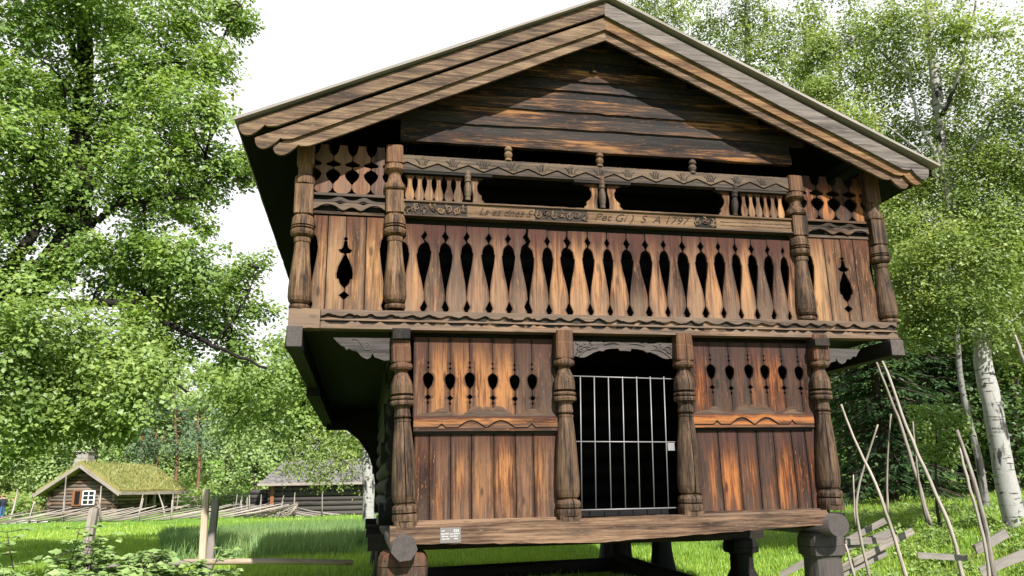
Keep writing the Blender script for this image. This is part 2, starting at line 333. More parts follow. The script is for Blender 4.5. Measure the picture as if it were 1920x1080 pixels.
UP = [(908, 48, 0), (898, 49, 0), (887, 47, 0), (884, 41, 0), (878, 45, 0), (866, 53, 0), (845, 57, 0), (800, 56.5, 0), (750, 52.5, 0), (700, 47.5, 0), (650, 42.5, 0), (600, 38, 0), (565, 36, 0), (561, 40, 0), (548, 42, 0), (540, 42, 0), (536, 38, 0), (531, 44, 0), (524, 52, 0),
      (512, 56, 0), (500, 56, 0), (495, 50, 0), (491, 47, 0), (488, 54, 0), (482, 55, 0), (478, 50, 0), (474, 53, 0), (455, 55, 0), (436, 53, 0), (428, 48, 0), (421, 45, 0), (419, 44, .7), (414, 46, .9), (298, 46, .9), (293, 44, .7), (290, 48, 0), (282, 54, 0), (268, 54, 0), (258, 51, 0),
      (244, 42, 0), (228, 36, 0), (212, 32.5, 0), (204, 33, 0), (197, 38, 0), (190, 46, 0), (180, 52, 0), (165, 52, 0), (152, 49, 0), (149, 43, .6), (144, 44, .9), (52, 43, .9), (48, 40, .9)]
CORNER = [(p[0], p[1], p[2]) for p in UP[:33]] + [(258, 46, .9), (253, 44, .6), (250, 47, 0), (240, 51, 0), (222, 51, 0), (210, 47, 0), (203, 40, 0), (195, 36, 0), (150, 36, 0), (140, 44, .8), (-60, 44, .8)]
def turned(draw, base, top, y0, y1, ppm, mat, name, lab=None, cr=()):
    d2 = []                                                  # cut every narrow throat between two rings a little deeper
    for i, (y, hw, q) in enumerate(draw):
        if 0 < i < len(draw)-1 and abs(draw[i-1][0]-draw[i+1][0]) < 14 and hw < draw[i-1][1] and hw < draw[i+1][1]: hw *= .72
        elif q == 0 and 46 < hw and i and abs(draw[max(i-1, 0)][0]-draw[min(i+1, len(draw)-1)][0]) < 26: hw *= 1.05
        d2.append((y, hw, q))
    mb = MB(); mb.lathe(base, top, [((y0-y)/(y0-y1), hw/ppm, q) for (y, hw, q) in d2], 32, jit=.007, cracks=cr, rnd=random.choice((.43, .445, .56, .575, .30)))
    return mb.build(name, mat, house, label=lab)
for (bx, by, tx, ty) in ((760, 988, 751, 640), (1066.5, 978, 1055, 625), (1296.5, 967.5, 1277.5, 631), (1558, 956, 1531, 640)):
    b, t = at(bx, by, PL), at(tx, ty, PL)
    o = turned(LOW, b, t + (t-b)/np.linalg.norm(t-b)*.02, 875, 55 if ty == 640 else 35, 414, W['post'], 'post', cr={760: ((4.78, .045, .1, .58), (4.2, .03, -.1, .13)), 1296.5: ((4.80, .04, .08, 1.2),), 1066.5: ((4.9, .03, -.1, .12),)}.get(bx, ((4.4, .03, .3, .5),)))
MASTP = [((740.5, 580), (740, 277), UP, 48, 443), ((1512.5, 602), (1485, 333.7), UP, 48, 440)]
for (b, t, dr, y1, ppm) in MASTP: turned(dr, at(*b, PU), at(*t, PU), 908, y1, ppm, W['upper_post'], 'gallery_post')
for (b, t) in (((560.5, 581), (572, 340)), ((1666.7, 606.5), (1637, 408))):
    p0, p1 = at(*b, PU), at(*t, PU); d = (p1-p0)/(908-228)
    turned(CORNER, p0, p1 + d*288, 908, -60, 446, W['upper_post' if b[0] < 900 else 'post'], 'gallery_post')
# --- gallery sill beam with its carved front
bz0, bz1 = 2.055, 2.262; bx0, bx1 = -3.68, 3.665
mb = MB(); mb.beam((bx0+.335, -.06, (bz0+bz1)/2), (bx1, -.06, (bz0+bz1)/2), .15, bz1-bz0, n=40, jit=.0015); mb.beam((bx0, -.065, (bz0+bz1)/2), (bx0+.333, -.065, (bz0+bz1)/2), .19, bz1-bz0+.004, n=6, jit=.003)
beam = mb.build('gallery_beam', W['beam'], house, .004)
xs = np.linspace(bx0+.34, bx1-.002, 520); H = bz1-bz0
def wave(x):
    r = 0
    for (c, w, a) in WV: r = np.maximum(r, a*np.exp(-((x-c)/w)**2))
    return r
WV = []; x = bx0+.42
while x < bx1-.05:
    WV.append((x, random.uniform(.045, .07), random.uniform(.7, 1.15))); WV.append((x+random.uniform(.05, .08), .022, random.uniform(.25, .6))); x += random.uniform(.17, .27)
up_lo = bz0 + H*(.655 + .17*wave(xs) + .012*np.sign(np.sin(xs*23)))
tri = np.clip(1-np.abs(((xs*1.0 + .05*np.sin(xs*3.1)) % .262)/.131-1)*2.0, 0, 1) ; tri2 = np.clip(1-np.abs((xs % .655)/.3275-1)*6, 0, 1)
lo_hi = bz0 + H*(.215 + .17*np.maximum(tri, tri2) + .01*np.sin(xs*37))
mb = MB(); Yb = -.13
mb.ribbon(xs, up_lo, np.full_like(xs, bz1+.002) + RNG.normal(0, .0012, len(xs)), Yb-.036, .036)
mb.ribbon(xs, np.full_like(xs, bz0-.002), lo_hi, Yb-.036, .036)
mb.ribbon(xs, np.full_like(xs, bz0+H*.425), bz0+H*(.525+.028*np.sin(xs*17)), Yb-.030, .030)
mb.build('carving', W['beam'], beam)
mb = MB(); mb.box((bx0+.345, Yb-.006, bz0+.02), (bx1-.01, Yb+.02, bz1-.02)); mb.build('recess_shade', W['dark'], beam)  # dark backing paints shade into the grooves of the carving
# --- balustrade: 22 cut boards
GAPB = [(0, .045), (.025, .06), (.05, .12), (.075, .17), (.10, .12), (.14, .05), (.16, .012), (.20, .02), (.26, .035), (.33, .075), (.40, .13), (.47, .19), (.54, .25), (.62, .30), (.683, .325), (.686, .285), (.72, .275), (.76, .235), (.785, .17), (.80, .09), (.81, .014),
        (.845, .08), (.875, .165), (.905, .08), (.935, .014), (.97, .012), (1., .03)]
us = np.array(sorted(set([g[0] for g in GAPB] + list(np.linspace(0, 1, 60)))))
bal = part('balustrade'); edges_px = [795, 835, 875, 917, 953, 990, 1027, 1065, 1104, 1140, 1177, 1212, 1247, 1282, 1317, 1350, 1382, 1412, 1442, 1470]
seams = [X(p, 500, -.04) for p in edges_px]; seams = [2*seams[0]-seams[1]-.01] + seams + [2*seams[-1]-seams[-2]+.02]
zs = 2.262 + us*(3.322-2.262); zs[1:-1] += 0; gap = interp(GAPB, us)
for i in range(len(seams)-1):
    a, b = seams[i], seams[i+1]; p = b-a; mb = MB(); s = RNG.normal(0, .010, 4)
    wv = .0025*np.sin(us*9+i*1.7)
    y = -.04+RNG.normal(0, .004)
    g1, g2 = interp(GAPB, np.clip(us+s[1]*.9, 0, 1)), interp(GAPB, np.clip(us+s[3]*.9, 0, 1))
    mb.strip(zs, a + np.maximum(g1*(1+s[0]*8)*p, .003) + wv + s[1]*.3, b - np.maximum(g2*(1+s[2]*8)*p, .003) + wv + s[3]*.3, y, .035)
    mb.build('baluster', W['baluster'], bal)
# --- inscription rail
rz0, rz1 = 3.405, 3.59
xs = np.linspace(-2.5, 2.46, 90); mb = MB()
mb.ribbon(xs, np.full(90, rz0+.014), np.full(90, rz1-.012) + RNG.normal(0, .001, 90), -.095, .09, rnd=.70)
rail = mb.build('inscription_rail', W['rail'], house)
mb = MB(); mb.ribbon(xs, np.full(90, rz0-.004), np.full(90, rz0+.012)+RNG.normal(0, .001, 90), -.118, .115); mb.ribbon(xs, np.full(90, rz1-.012), np.full(90, rz1+.006)+RNG.normal(0, .0015, 90), -.118, .115, rnd=.57)
mb.build('moulding', W['rail'], rail)
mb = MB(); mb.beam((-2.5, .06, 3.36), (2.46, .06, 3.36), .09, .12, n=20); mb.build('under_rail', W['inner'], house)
def spiral(mb, cx, cz, r0, turns, y, w, ph=0., hand=1, dr=.8):
    n = int(26*turns); th = np.linspace(0, 2*math.pi*turns, n); r = r0*(1-dr*th/th[-1])
    pts = np.stack([cx + r*np.cos(ph+hand*th), np.full(n, y) - .004*np.sin(th*.5), cz + r*np.sin(ph+hand*th)], 1)
    mb.tube(pts, w*(1-.5*th/th[-1]), 6, up=(0, 1, 0), flat=.8)
def leafcurl(mb, x0, z0, x1, z1, y, w, bend):
    t = np.linspace(0, 1, 12); nx, nz = -(z1-z0), (x1-x0)
    pts = np.stack([x0+(x1-x0)*t+nx*bend*np.sin(t*math.pi), np.full(12, y), z0+(z1-z0)*t+nz*bend*np.sin(t*math.pi)], 1)
    mb.tube(pts, w*np.sin(np.clip(t*.9+.1, 0, 1)*math.pi)**.6+.001, 6, up=(0, 1, 0), flat=.8)
def acanthus(mb, xa, xb, z0, z1, y, n):
    h = z1-z0; w = (xb-xa)/n
    for i in range(n):
        cx = xa+(i+.5)*w; hd = 1 if i % 2 else -1; cz = z0+h*(.5+.08*hd)
        spiral(mb, cx, cz, min(w*.42, h*.40), 1.5, y, .011, random.uniform(0, 6), hd)
        for k in range(3):
            a = random.uniform(0, 6.28); leafcurl(mb, cx, cz, cx+w*.55*math.cos(a), cz+h*.42*math.sin(a), y, .011, random.choice((-.3, .3)))
for (a, b, n) in ((-2.46, -1.72, 8), (-.93, -.26, 7), (1.10, 1.40, 3)): mb = MB(); mb.box((a+.01, -.0965, rz0+.02), (b-.01, -.09, rz1-.02)); mb.build('recess_shade', W['dark'], rail); mb = MB(); acanthus(mb, a, b, rz0+.014, rz1-.014, -.101, n); mb.build('acanthus_carving', W['rail'], rail)  # dark sheet behind each acanthus carving stands in for recess shade
def lettering(text, x, z, size, y, mat, parent, name, shear=.35, width=None, depth=.004):
    cu = bpy.data.curves.new(name, 'FONT'); cu.body = text; cu.size = size; cu.shear = shear; cu.extrude = depth; cu.offset = -.0005
    o = bpy.data.objects.new(name, cu); C.objects.link(o); bpy.context.view_layer.update()
    me = bpy.data.meshes.new_from_object(o.evaluated_get(bpy.context.evaluated_depsgraph_get())); bpy.data.objects.remove(o)
    me.name = name; o = bpy.data.objects.new(name, me); C.objects.link(o); me.materials.clear(); me.materials.append(mat); o.parent = parent
    n = len(me.vertices); co = np.zeros(n*3); me.vertices.foreach_get('co', co); co = co.reshape(-1, 3)
    sx = 1 if width is None else width/max(1e-6, co[:, 0].max())
    w = np.stack([x+co[:, 0]*sx, y-co[:, 2], z+co[:, 1]], 1) - wloc(parent); me.vertices.foreach_set('co', w.ravel()); me.update(); return o
CARVE = plain('carved_groove', (.038, .026, .016), .9, .3)
lettering('Ls es dnes S', -1.60, rz0+.05, .125, -.096, CARVE, rail, 'lettering', .45, .66)
lettering('Pet Gi )  S  A 1797', -.19, rz0+.05, .135, -.096, CARVE, rail, 'lettering', .4, 1.24)
mb = MB()
for k in range(2): mb.ribbon(np.linspace(1.45, 2.4, 30), rz0+.06+k*.045+RNG.normal(0, .003, 30), rz0+.066+k*.045+RNG.normal(0, .002, 30), -.097, .01)
mb.build('scored_line', CARVE, rail)
# --- little arcade above: cut boards, turned colonnettes, scroll brackets
GAPS = [(0, .03), (.05, .08), (.1, .15), (.14, .10), (.2, .03), (.3, .03), (.4, .09), (.5, .18), (.6, .26), (.7, .29), (.86, .27), (.87, .14), (.92, .13), (.96, .03), (1, .02)]
us2 = np.array(sorted(set([g[0] for g in GAPS] + list(np.linspace(0, 1, 24)))))
arc = part('arcade'); az0, az1 = 3.596, 3.93
for (xa, xb) in ((-2.455, -1.775), (1.765, 2.375)):
    for i in range(6):
        p = (xb-xa)/6; a = xa+i*p; g = np.maximum(interp(GAPS, us2), .01)*p; mb = MB(); j = RNG.normal(0, .0025, 2)
        mb.strip(az0+us2*(az1-az0), a+g+j[0], a+p-g+j[1], -.045, .03); mb.build('baluster', W['side'], arc)
COL = [(0, .034, .3), (.07, .034, .3), (.09, .03, 0), (.14, .036, 0), (.3, .045, 0), (.44, .043, 0), (.56, .032, 0), (.6, .028, 0), (.63, .04, 0), (.68, .041, 0), (.71, .034, 0), (.75, .04, 0), (.80, .042, 0), (.84, .032, 0), (.9, .036, 0), (.95, .034, 0), (1, .032, 0)]
for (bx, by, tx, ty) in ((877, 376, 877, 324), (1130, 391, 1128, 334), (1378, 405, 1377, 351)):
    mb = MB(); mb.lathe(at(bx, by, -.085), at(tx, ty, -.085)+np.array([0, 0, .02]), COL, 16); mb.build('colonnette', W['toprail'] if bx > 1300 or bx < 900 else W['post'], arc)
SCR = [(0, 1.0), (.12, .92), (.2, .74), (.3, .78), (.38, .56), (.5, .42), (.65, .40), (.76, .52), (.84, .50), (.88, .78), (.95, .95), (1, 1.05)]
us3 = np.linspace(0, 1, 26)
for (x0, dirn, w) in ((-1.665, 1, .15), (-.115, -1, .19), (.02, 1, .19), (1.615, -1, .16)):
    e = x0+dirn*w*interp(SCR, us3); b0 = np.full(26, x0) + dirn*.012*np.sin(us3*6); mb = MB()
    mb.strip(az0+us3*(az1+.03-az0), np.minimum(b0, e), np.maximum(b0, e), -.05, .032); mb.build('scroll_bracket', W['side'], arc)
# --- top rail with zigzag
tz0, tz1 = 3.972, 4.152
xs = np.linspace(-2.50, 2.43, 320); per = .3615; ph = (xs+.09) % per/per; zg = np.abs(ph-.5)*2
mb = MB(); mb.ribbon(xs, np.full_like(xs, tz0), np.full_like(xs, tz1-.01), -.085, .08, rnd=.57); tr = mb.build('top_rail', W['toprail'], house)
mid = tz0+.012+.075*(1-zg); mb = MB()
mb.ribbon(xs, mid+.012, np.full_like(xs, tz1)+RNG.normal(0, .0015, len(xs)), -.112, .03, rnd=.70); mb.ribbon(xs, np.full_like(xs, tz0-.003), np.maximum(mid-.006, tz0+.004), -.103, .02)
mb.build('zigzag_carving', W['toprail'], tr)
for k in range(14):
    mb = MB(); cx = -.09-per*7+per*(k+.5)+per*.5
    if not -2.45 < cx < 2.38: continue
    for q in range(-2, 3): leafcurl(mb, cx+q*.018, tz0+.06, cx+q*.045, tz1-.045+.01*(2-abs(q)), -.114, .007, .15*q/2)
    for q in range(3): mb.box((cx-.03+q*.02, -.117, tz1-.05), (cx-.02+q*.02, -.11, tz1-.02))
    mb.build('leaf_carving', W['toprail'], tr)
for (a, b) in ((-2.48, -1.43), (-.42, .30), (1.42, 2.4)): mb = MB(); mb.box((a, -.10, 3.936), (b, -.01, 3.962)); mb.build('cornice_strip', W['dark'], house)
FIN = [(0, .042, .3), (.12, .042, .2), (.16, .032, 0), (.22, .042, 0), (.38, .052, 0), (.52, .045, 0), (.6, .03, 0), (.66, .045, 0), (.74, .05, 0), (.86, .04, 0), (.95, .024, 0), (1, .008, 0)]
for (bx, by, tx, ty) in ((953, 302, 953, 274), (1124, 313, 1124, 286), (1298, 326, 1298, 299)):
    mb = MB(); mb.lathe(at(bx, by, -.09), at(tx, ty, -.09), FIN, 16); mb.build('finial', W['rail'], house)
# --- outer bays of the gallery: cut plank panel, carved rail, heart-cut frieze
ANCH = [(2.262, .004), (2.40, .004), (2.405, .006), (2.455, .057), (2.50, .004), (2.535, .004), (2.545, .012), (2.59, .05), (2.641, .066), (2.643, .086), (2.70, .090), (2.785, .075), (2.87, .038), (2.93, .011), (2.94, .012), (2.945, .05), (2.985, .078), (2.99, .05), (3.01, .03), (3.05, .021), (3.085, .02), (3.088, .006), (3.112, .026), (3.14, .004), (3.38, .004)]
zz = np.array(sorted(set([a[0] for a in ANCH] + list(np.linspace(2.262, 3.38, 40)))))
gedge = interp(GAPB, (zz-2.262)/(3.38-2.262))*.2
PEAR = [(0, .27), (.03, .10), (.07, .005), (.11, .02), (.14, .13), (.17, .27), (.21, .37), (.25, .385), (.256, .33), (.28, .24), (.305, .03), (.325, .03), (.34, .36), (.37, .40), (.385, .25), (.41, .03), (.46, .02), (.5, .2), (.56, .29), (.6, .29)]
zp = np.array(sorted(set([a[0] for a in PEAR] + list(np.linspace(0, .6, 40)))))
for (xe, side) in (((-3.475, -3.31, -3.108, -2.885, -2.665), 'left'), ((2.625, 2.80, 3.04, 3.245, 3.52), 'right')):
    pan = part('gallery_panel'); wm = W['side']
    xe = list(xe)
    if side == 'right': xe = [X(1520, 520, -.03), X(1551, 520, -.03), X(1583, 520, -.03), X(1606, 520, -.03), X(1640, 520, -.03)]
    for i in range(4):
        zc = zz; l = xe[i]+np.where(i == 0, gedge, np.where(i == 2, interp(ANCH, zc),   .005)); r = xe[i+1]-np.where(i == 3, gedge, np.where(i == 1, interp(ANCH, zc),   .005))
        mb = MB(); mb.strip(zc, l, r, -.035+RNG.normal(0, .003), .03); mb.build('board', wm, pan)
    x0, x1 = xe[0]-.02, xe[4]+.03
    # carved rail
    zl, zh = (3.40, 3.655) if side == 'left' else (3.385, 3.63)
    mb = MB(); mb.box((x0-.01, -.05, zl), (x1, -.02, zl+.032)); mb.box((x0-.01, -.05, zh-.03), (x1, -.02, zh)); fr = mb.build('carved_rail', W['rail'], house)
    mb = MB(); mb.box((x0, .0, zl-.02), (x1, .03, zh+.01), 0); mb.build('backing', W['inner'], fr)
    xs = np.linspace(x0, x1, 80); u = (xs-x0)/(x1-x0); B = lambda c, w: np.exp(-((u-c)/w)**2)
    mid_ = (zl+zh)/2; hh = zh-zl
    top_ = mid_+hh*(.12+.17*(B(.35, .09)+B(.67, .09))); bot_ = mid_-hh*(.16+.17*(B(.4, .07)+B(.63, .07)+B(0, .08)+B(1, .08)) - .10*(B(.2, .1)+B(.82, .1)))
    eye = hh*.09*(B(.36, .07)**2+B(.66, .07)**2)
    mb = MB(); mb.ribbon(xs, mid_+hh*.03+eye, top_, -.075, .03); mb.ribbon(xs, bot_, mid_+hh*.03-eye+.0, -.072, .028); mb.build('scroll_carving', W['rail'], fr)
    frz = part('frieze')
    zb = zh+.004; n = 4; p = (x1-x0)/n
    for i in range(n):
        a = x0+i*p; g = interp(PEAR, zp)*p; s = 1.
        mb = MB(); mb.strip(zb+zp, a+np.maximum(g, .003), a+p-np.maximum(g, .003), -.035, .03); mb.build('board', W['frieze' if side == 'left' else 'rich_panel'], frz)
# --- gable wall of broad overlapping boards
gy0 = -.06; gm = MB(); zedge = [4.345, 4.63, 4.86, 5.155, 5.31, 5.60, 5.9]
for i in range(6):
    z0, z1 = zedge[i], zedge[i+1]+.03; hl = min(2.52 if i == 0 else 3.6, (6.16-z1)/.465)
    xs = np.linspace(-hl, hl, 60); jl = np.cumsum(RNG.normal(0, .003, 60)); jl -= np.linspace(jl[0], jl[-1], 60)
    top = np.minimum(np.full(60, z1), 6.14-.465*np.abs(xs)); sp = z0+(z1-z0)*.5 + .02*np.sin(xs*2+i)+jl*.5
    # each course tilts: bottom edge proud, a split runs along its middle
    v = []; lo = z0+jl+.006*np.sin(xs*1.3+i)
    gm.ribbon(xs, lo, sp-.006, gy0-.040, .07); gm.ribbon(xs, sp, top, gy0-.016, .045)
gab = gm.build('gable_wall', W['gable'], house)
mb = MB(); mb.lathe((X(1112, 139, -.1), -.10, Z(1112, 139, -.1)), (X(1112, 118, -.1), -.10, Z(1112, 118, -.1)), [(0, .05, 0), (.12, .055, 0), (.18, .02, 0), (.3, .03, 0), (.4, .012, 0), (1, .003, 0)], 12); mb.build('finial', W['post'], house)
# --- roof
rx, ez, rzz, y0r, y1r = 4.27, 4.225, 6.215, -.455, 9.4
mb = MB()
for s in (-1, 1):
    c = []
    for k in (0, 1):
        for j in (0, 1):
            for i in (0, 1):
                x = s*rx*(1-i) if s < 0 else rx*i; x = (-rx if i == 0 else 0) if s < 0 else (0 if i == 0 else rx)
                zt = rzz-(rzz-ez)*abs(x)/rx; c.append((x, (y0r, y1r)[j], zt-(.07 if k == 0 else 0)))
    mb.hexa(c, 1)
roof = mb.build('roof', W['inner'], house)
mb = MB()                                                   # purlins and rafters under it
for x in (-3.4, -2.3, -1.1, 0, 1.1, 2.3, 3.4): mb.tube([(x, -.40, rzz-(rzz-ez)*abs(x)/rx-.16), (x, 9.2, rzz-(rzz-ez)*abs(x)/rx-.16)], .075, 8)
mb.build('purlin', W['inner'], roof)
mb = MB()                                                   # covering boards lying on it, edge seen as a thin line
for s in (-1, 1):
    a, b = np.array([0, 0, rzz+.045]), np.array([s*(rx+.05), 0, ez+.045-.02])
    for k in range(34):
        y = -.56+k*.295; mb.beam(a+[0, y+.14, RNG.normal(0, .003)], b+[0, y+.14, RNG.normal(0, .006)], .285, .03, n=6, jit=.002)
mb.build('covering_board', W['grey'], roof)
def barge(px0, py0, Y, width, mat, side, scal, name='bargeboard', apex=None):
    """a rake board in the gable's plane; lower end cut in a scallop"""
    mb = MB(); a = np.array(apex); e = at(px0, py0, Y); e = np.array([e[0], e[2]]); d = e-a; ln = np.linalg.norm(d); d /= ln; nrm = np.array([0, -1.])
    t = np.concatenate([np.linspace(0, .9, 40)[:-1], np.linspace(.9, 1, 90)]); n = len(t); xs = a[0]+d[0]*ln*t; zt = a[1]+d[1]*ln*t
    wv = np.full(n, width)+.004*np.sin(t*14+px0); zl = zt-wv
    s_end = (1-t)*ln                                        # distance from the outer end: the foot is cut in two scallops
    r = scal; dpt = np.where(s_end < r/2, .05+.95*np.sqrt(np.clip(1-((r/2-s_end)/(r/2))**2, 0, 1)), np.where(s_end < r, 1-.38*np.clip((s_end-r/2)/(r/2), 0, 1)**1.6, np.where(s_end < 1.5*r, .62+.38*np.sqrt(np.clip((s_end-r)/(.5*r), 0, 1)), 1)))
    zl = zt-wv*dpt
    o = np.argsort(xs); mb.ribbon(xs[o], zl[o], zt[o], Y, .035, rnd=random.choice((.43, .44, .565, .57))); return mb.build(name, mat, roof)
def slopez(pxe, pye, Y, apx, apy):
    p, q = at(pxe, pye, Y), at(apx, apy, Y); return (q[0], q[2])
barge(448, 233, -.50, .17, W['barge'], -1, .30, apex=slopez(448, 233, -.50, 1133, 3))
barge(478, 258, -.462, .168, W['barge'], -1, .30, apex=slopez(478, 258, -.462, 1134, 32))
barge(512, 272, -.425, .165, W['barge'], -1, .30, apex=slopez(512, 272, -.425, 1134.5, 53))
barge(1741, 317, -.50, .195, W['barge_grey'], 1, .28, apex=slopez(1741, 317, -.50, 1133, 3))
barge(1727, 330, -.462, .175, W['barge_orange'], 1, .28, apex=slopez(1727, 330, -.462, 1134, 32))
barge(1703, 338, -.425, .165, W['barge'], 1, .28, apex=slopez(1703, 338, -.425, 1134.5, 53))
# --- lower storey: cut plank panels with a moulded rail
def hole(zc, s=1.):
    return [(-.1, .003), (zc-.285, .003), (zc-.262, .013), (zc-.238, .003), (zc-.232, .004), (zc-.203, .034), (zc-.172, .004), (zc-.118, .004), (zc-.105, .012), (zc-.083, .030), (zc-.079, .036), (zc-.04, .05), (zc, .058), (zc+.03, .055), (zc+.055, .035), (zc+.068, .012), (zc+.075, .003),
            (zc+.108, .003), (zc+.125, .015), (zc+.142, .003), (zc+.162, .003), (zc+.178, .013), (zc+.195, .003), (3., .003)]
LOWP = [('panel', [772, 805, 845, 884, 926, 967, 1001, 1043], (803, 844, 881, 924, 965, 998), (708, 710, 708, 710, 712, 711), -2.33, -.70),
        ('rich_panel', [1303, 1352, 1388, 1424, 1456, 1490, 1516, 1540], (1333, 1368, 1404, 1434, 1467, 1498), (692, 694, 692, 693, 694, 695), .91, 2.52)]
YP = -.045
for (mt, spx, hx, hy, xa, xb) in LOWP:
    wp = part('wall_panel')
    rb = 806 if mt == 'panel' else 800
    hxs = [X(p, q, YP) for p, q in zip(hx, hy)]; hzs = [Z(p, q+2, YP) for p, q in zip(hx, hy)]
    e = [xa]+hxs+[xb]; zlow, zt = 1.02, 1.995
    for i in range(7):
        hl = hole(hzs[i-1]) if i else [(-1, .004), (3, .004)]; hr = hole(hzs[i]) if i < 6 else [(-1, .004), (3, .004)]
        zz = np.array(sorted(set([a[0] for a in hl+hr if zlow < a[0] < zt] + list(np.linspace(zlow, zt, 40)))))
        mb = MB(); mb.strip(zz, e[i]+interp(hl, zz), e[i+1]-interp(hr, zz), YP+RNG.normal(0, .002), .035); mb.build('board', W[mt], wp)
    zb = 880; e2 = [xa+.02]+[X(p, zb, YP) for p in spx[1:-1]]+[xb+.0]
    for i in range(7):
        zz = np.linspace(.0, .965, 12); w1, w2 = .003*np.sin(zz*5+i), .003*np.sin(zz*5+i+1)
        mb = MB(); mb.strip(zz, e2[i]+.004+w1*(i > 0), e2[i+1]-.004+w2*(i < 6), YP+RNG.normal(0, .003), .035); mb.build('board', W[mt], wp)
    # moulded rail: flowing top edge, carved arches below
    x0, x1 = (X(775, 800, -.09), X(1045, 800, -.09)) if mt == 'panel' else (X(1300, 795, -.09), X(1525, 790, -.09)); z0 = Z(777, 808, -.09) if mt == 'panel' else Z(1301, 801, -.09)
    xs = np.linspace(x0, x1, 120); u = (xs-x0)/(x1-x0)
    TOP = [(0, .145), (.05, .18), (.14, .20), (.17, .235), (.20, .24), (.25, .20), (.31, .165), (.34, .175), (.39, .24), (.43, .265), (.46, .262), (.475, .235), (.49, .255), (.51, .262), (.53, .25), (.545, .235), (.57, .265), (.61, .26), (.65, .22), (.69, .175), (.73, .165), (.78, .20), (.82, .235), (.85, .235), (.88, .20), (.95, .17), (1, .14)]
    tt = z0+interp(TOP, u)*1.02
    mb = MB(); mb.ribbon(xs, np.full(120, z0), np.minimum(tt, z0+.15), -.085, .05); mr_ = mb.build('moulded_rail', W[mt], house)
    G = lambda c, w: np.exp(-((u-c)/w)**2)
    mb = MB()
    lowcut = z0+.038+.075*(np.clip(np.cos((u-.395)/.085*1.4), 0, 1)*(np.abs(u-.395) < .095) + np.clip(np.cos((u-.60)/.085*1.4), 0, 1)*(np.abs(u-.60) < .095)) + .045*(np.clip(1-np.abs(u-.19)/.035, 0, 1)**1.6+np.clip(1-np.abs(u-.815)/.035, 0, 1)**1.6)
    mb.ribbon(xs, lowcut, np.minimum(z0+.155, tt), -.108, .03); mb.ribbon(xs, np.full(120, z0-.004), np.full(120, z0+.026), -.105, .03)
    lowin = np.maximum(lowcut-.016, z0+.027)
    mb.ribbon(xs, np.full(120, z0+.026), lowin, -.098, .02)
    mb.build('carving', W[mt], mr_)
    mb = MB(); mb.ribbon(xs, np.full(120, z0+.14), tt-.02, -.075, .04); mb.ribbon(xs, np.minimum(tt-.02, tt), tt, -.068, .035)
    mb.build('crest', W['post'], mr_)
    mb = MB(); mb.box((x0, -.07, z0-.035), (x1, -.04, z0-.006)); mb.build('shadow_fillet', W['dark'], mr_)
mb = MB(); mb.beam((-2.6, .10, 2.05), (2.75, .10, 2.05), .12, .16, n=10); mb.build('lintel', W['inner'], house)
# --- sill beam, threshold
sx0, sx1 = X(731, 1000, -.23), X(1553, 970, -.23); xs = np.linspace(sx0, sx1, 70); u = (xs-sx0)/(sx1-sx0)
ztop = np.interp(u, [0, .45, .55, 1], [Z(735, 987, -.23), Z(1100, 973, -.23), Z(1180, 969, -.23), Z(1551, 956, -.23)])+RNG.normal(0, .002, 70); zbot = np.interp(u, [0, .45, 1], [Z(733, 1021, -.23), Z(1100, 1018, -.23), Z(1551, 983, -.23)])+RNG.normal(0, .0025, 70)
mb = MB(); mb.ribbon(xs, zbot, ztop-.02, -.235, .30, rnd=.565); mb.ribbon(xs, ztop-.02, ztop, -.215, .27, rnd=.57); sill = mb.build('sill_beam', W['beam'], house)
for (a, b, z) in ((-2.28, -.72, -.02), (.92, 2.46, .0)): mb = MB(); mb.box((a, -.10, z), (b, -.02, z+.053)); mb.build('ledge', W['beam'], sill)
# --- plaque
pq = MB(); px0, px1, pz0, pz1 = X(825, 1004, -.24), X(864, 1004, -.24), Z(845, 1018, -.24), Z(845, 989, -.24); pq.box((px0, -.244, pz0), (px1, -.238, pz1))
plq = pq.build('plaque', plain('grey_acrylic', (.16, .145, .135), .3, .06, 3), house)
mb = MB(); wd_, hg = px1-px0, pz1-pz0
for (a, b, t, h) in ((.07, .23, .18, .07), (.66, .73, .12, .19), (.755, .82, .12, .19), (.845, .91, .12, .19), (.05, .22, .37, .085), (.24, .42, .36, .08), (.47, .62, .38, .08), (.65, .95, .37, .075), (.08, .20, .52, .10), (.22, .40, .535, .08), (.47, .62, .535, .075), (.64, .87, .525, .08), (.09, .27, .70, .085), (.29, .46, .69, .08), (.67, .87, .70, .07)):
    n = max(2, int((b-a)/.035))
    for k in range(n):
        xa = px0+wd_*(a+(b-a)*k/n); mb.box((xa, -.2455, pz1-hg*(t+h)), (xa+wd_*(b-a)/n*.78, -.2435, pz1-hg*t*random.uniform(.97, 1.03)))
mb.build('lettering', plain('white_lettering', (.42, .41, .40), .6, .03), plq)
# --- iron gate
gate = part('gate'); gr = .0065; Yg = -.02
def bar(p, q, name='bar', r=gr):
    mb = MB(); mb.tube([p, q], r, 6); return mb.build(name, IRON, gate)
gL = [X(1066, 705, Yg), X(1264, 710, Yg)]
for (yl, yr) in ((705, 711), (828, 829), (957, 952)): bar(at(1068, yl, Yg), at(1272, yr, Yg), 'rail', .0075)
for (xt, xb_) in ((1088, 1091), (1114, 1117.5), (1140.5, 1146), (1167, 1173), (1193.5, 1200), (1219, 1227), (1244.5, 1253.5)): bar(at(xt, 706, Yg), at(xb_, 955, Yg))
mb = MB(); a, b = at(1251, 831, Yg-.01), at(1265, 845, Yg-.01); mb.box((a[0], Yg-.02, b[2]), (b[0], Yg+.005, a[2])); mb.build('lock_plate', IRON, gate, .003)
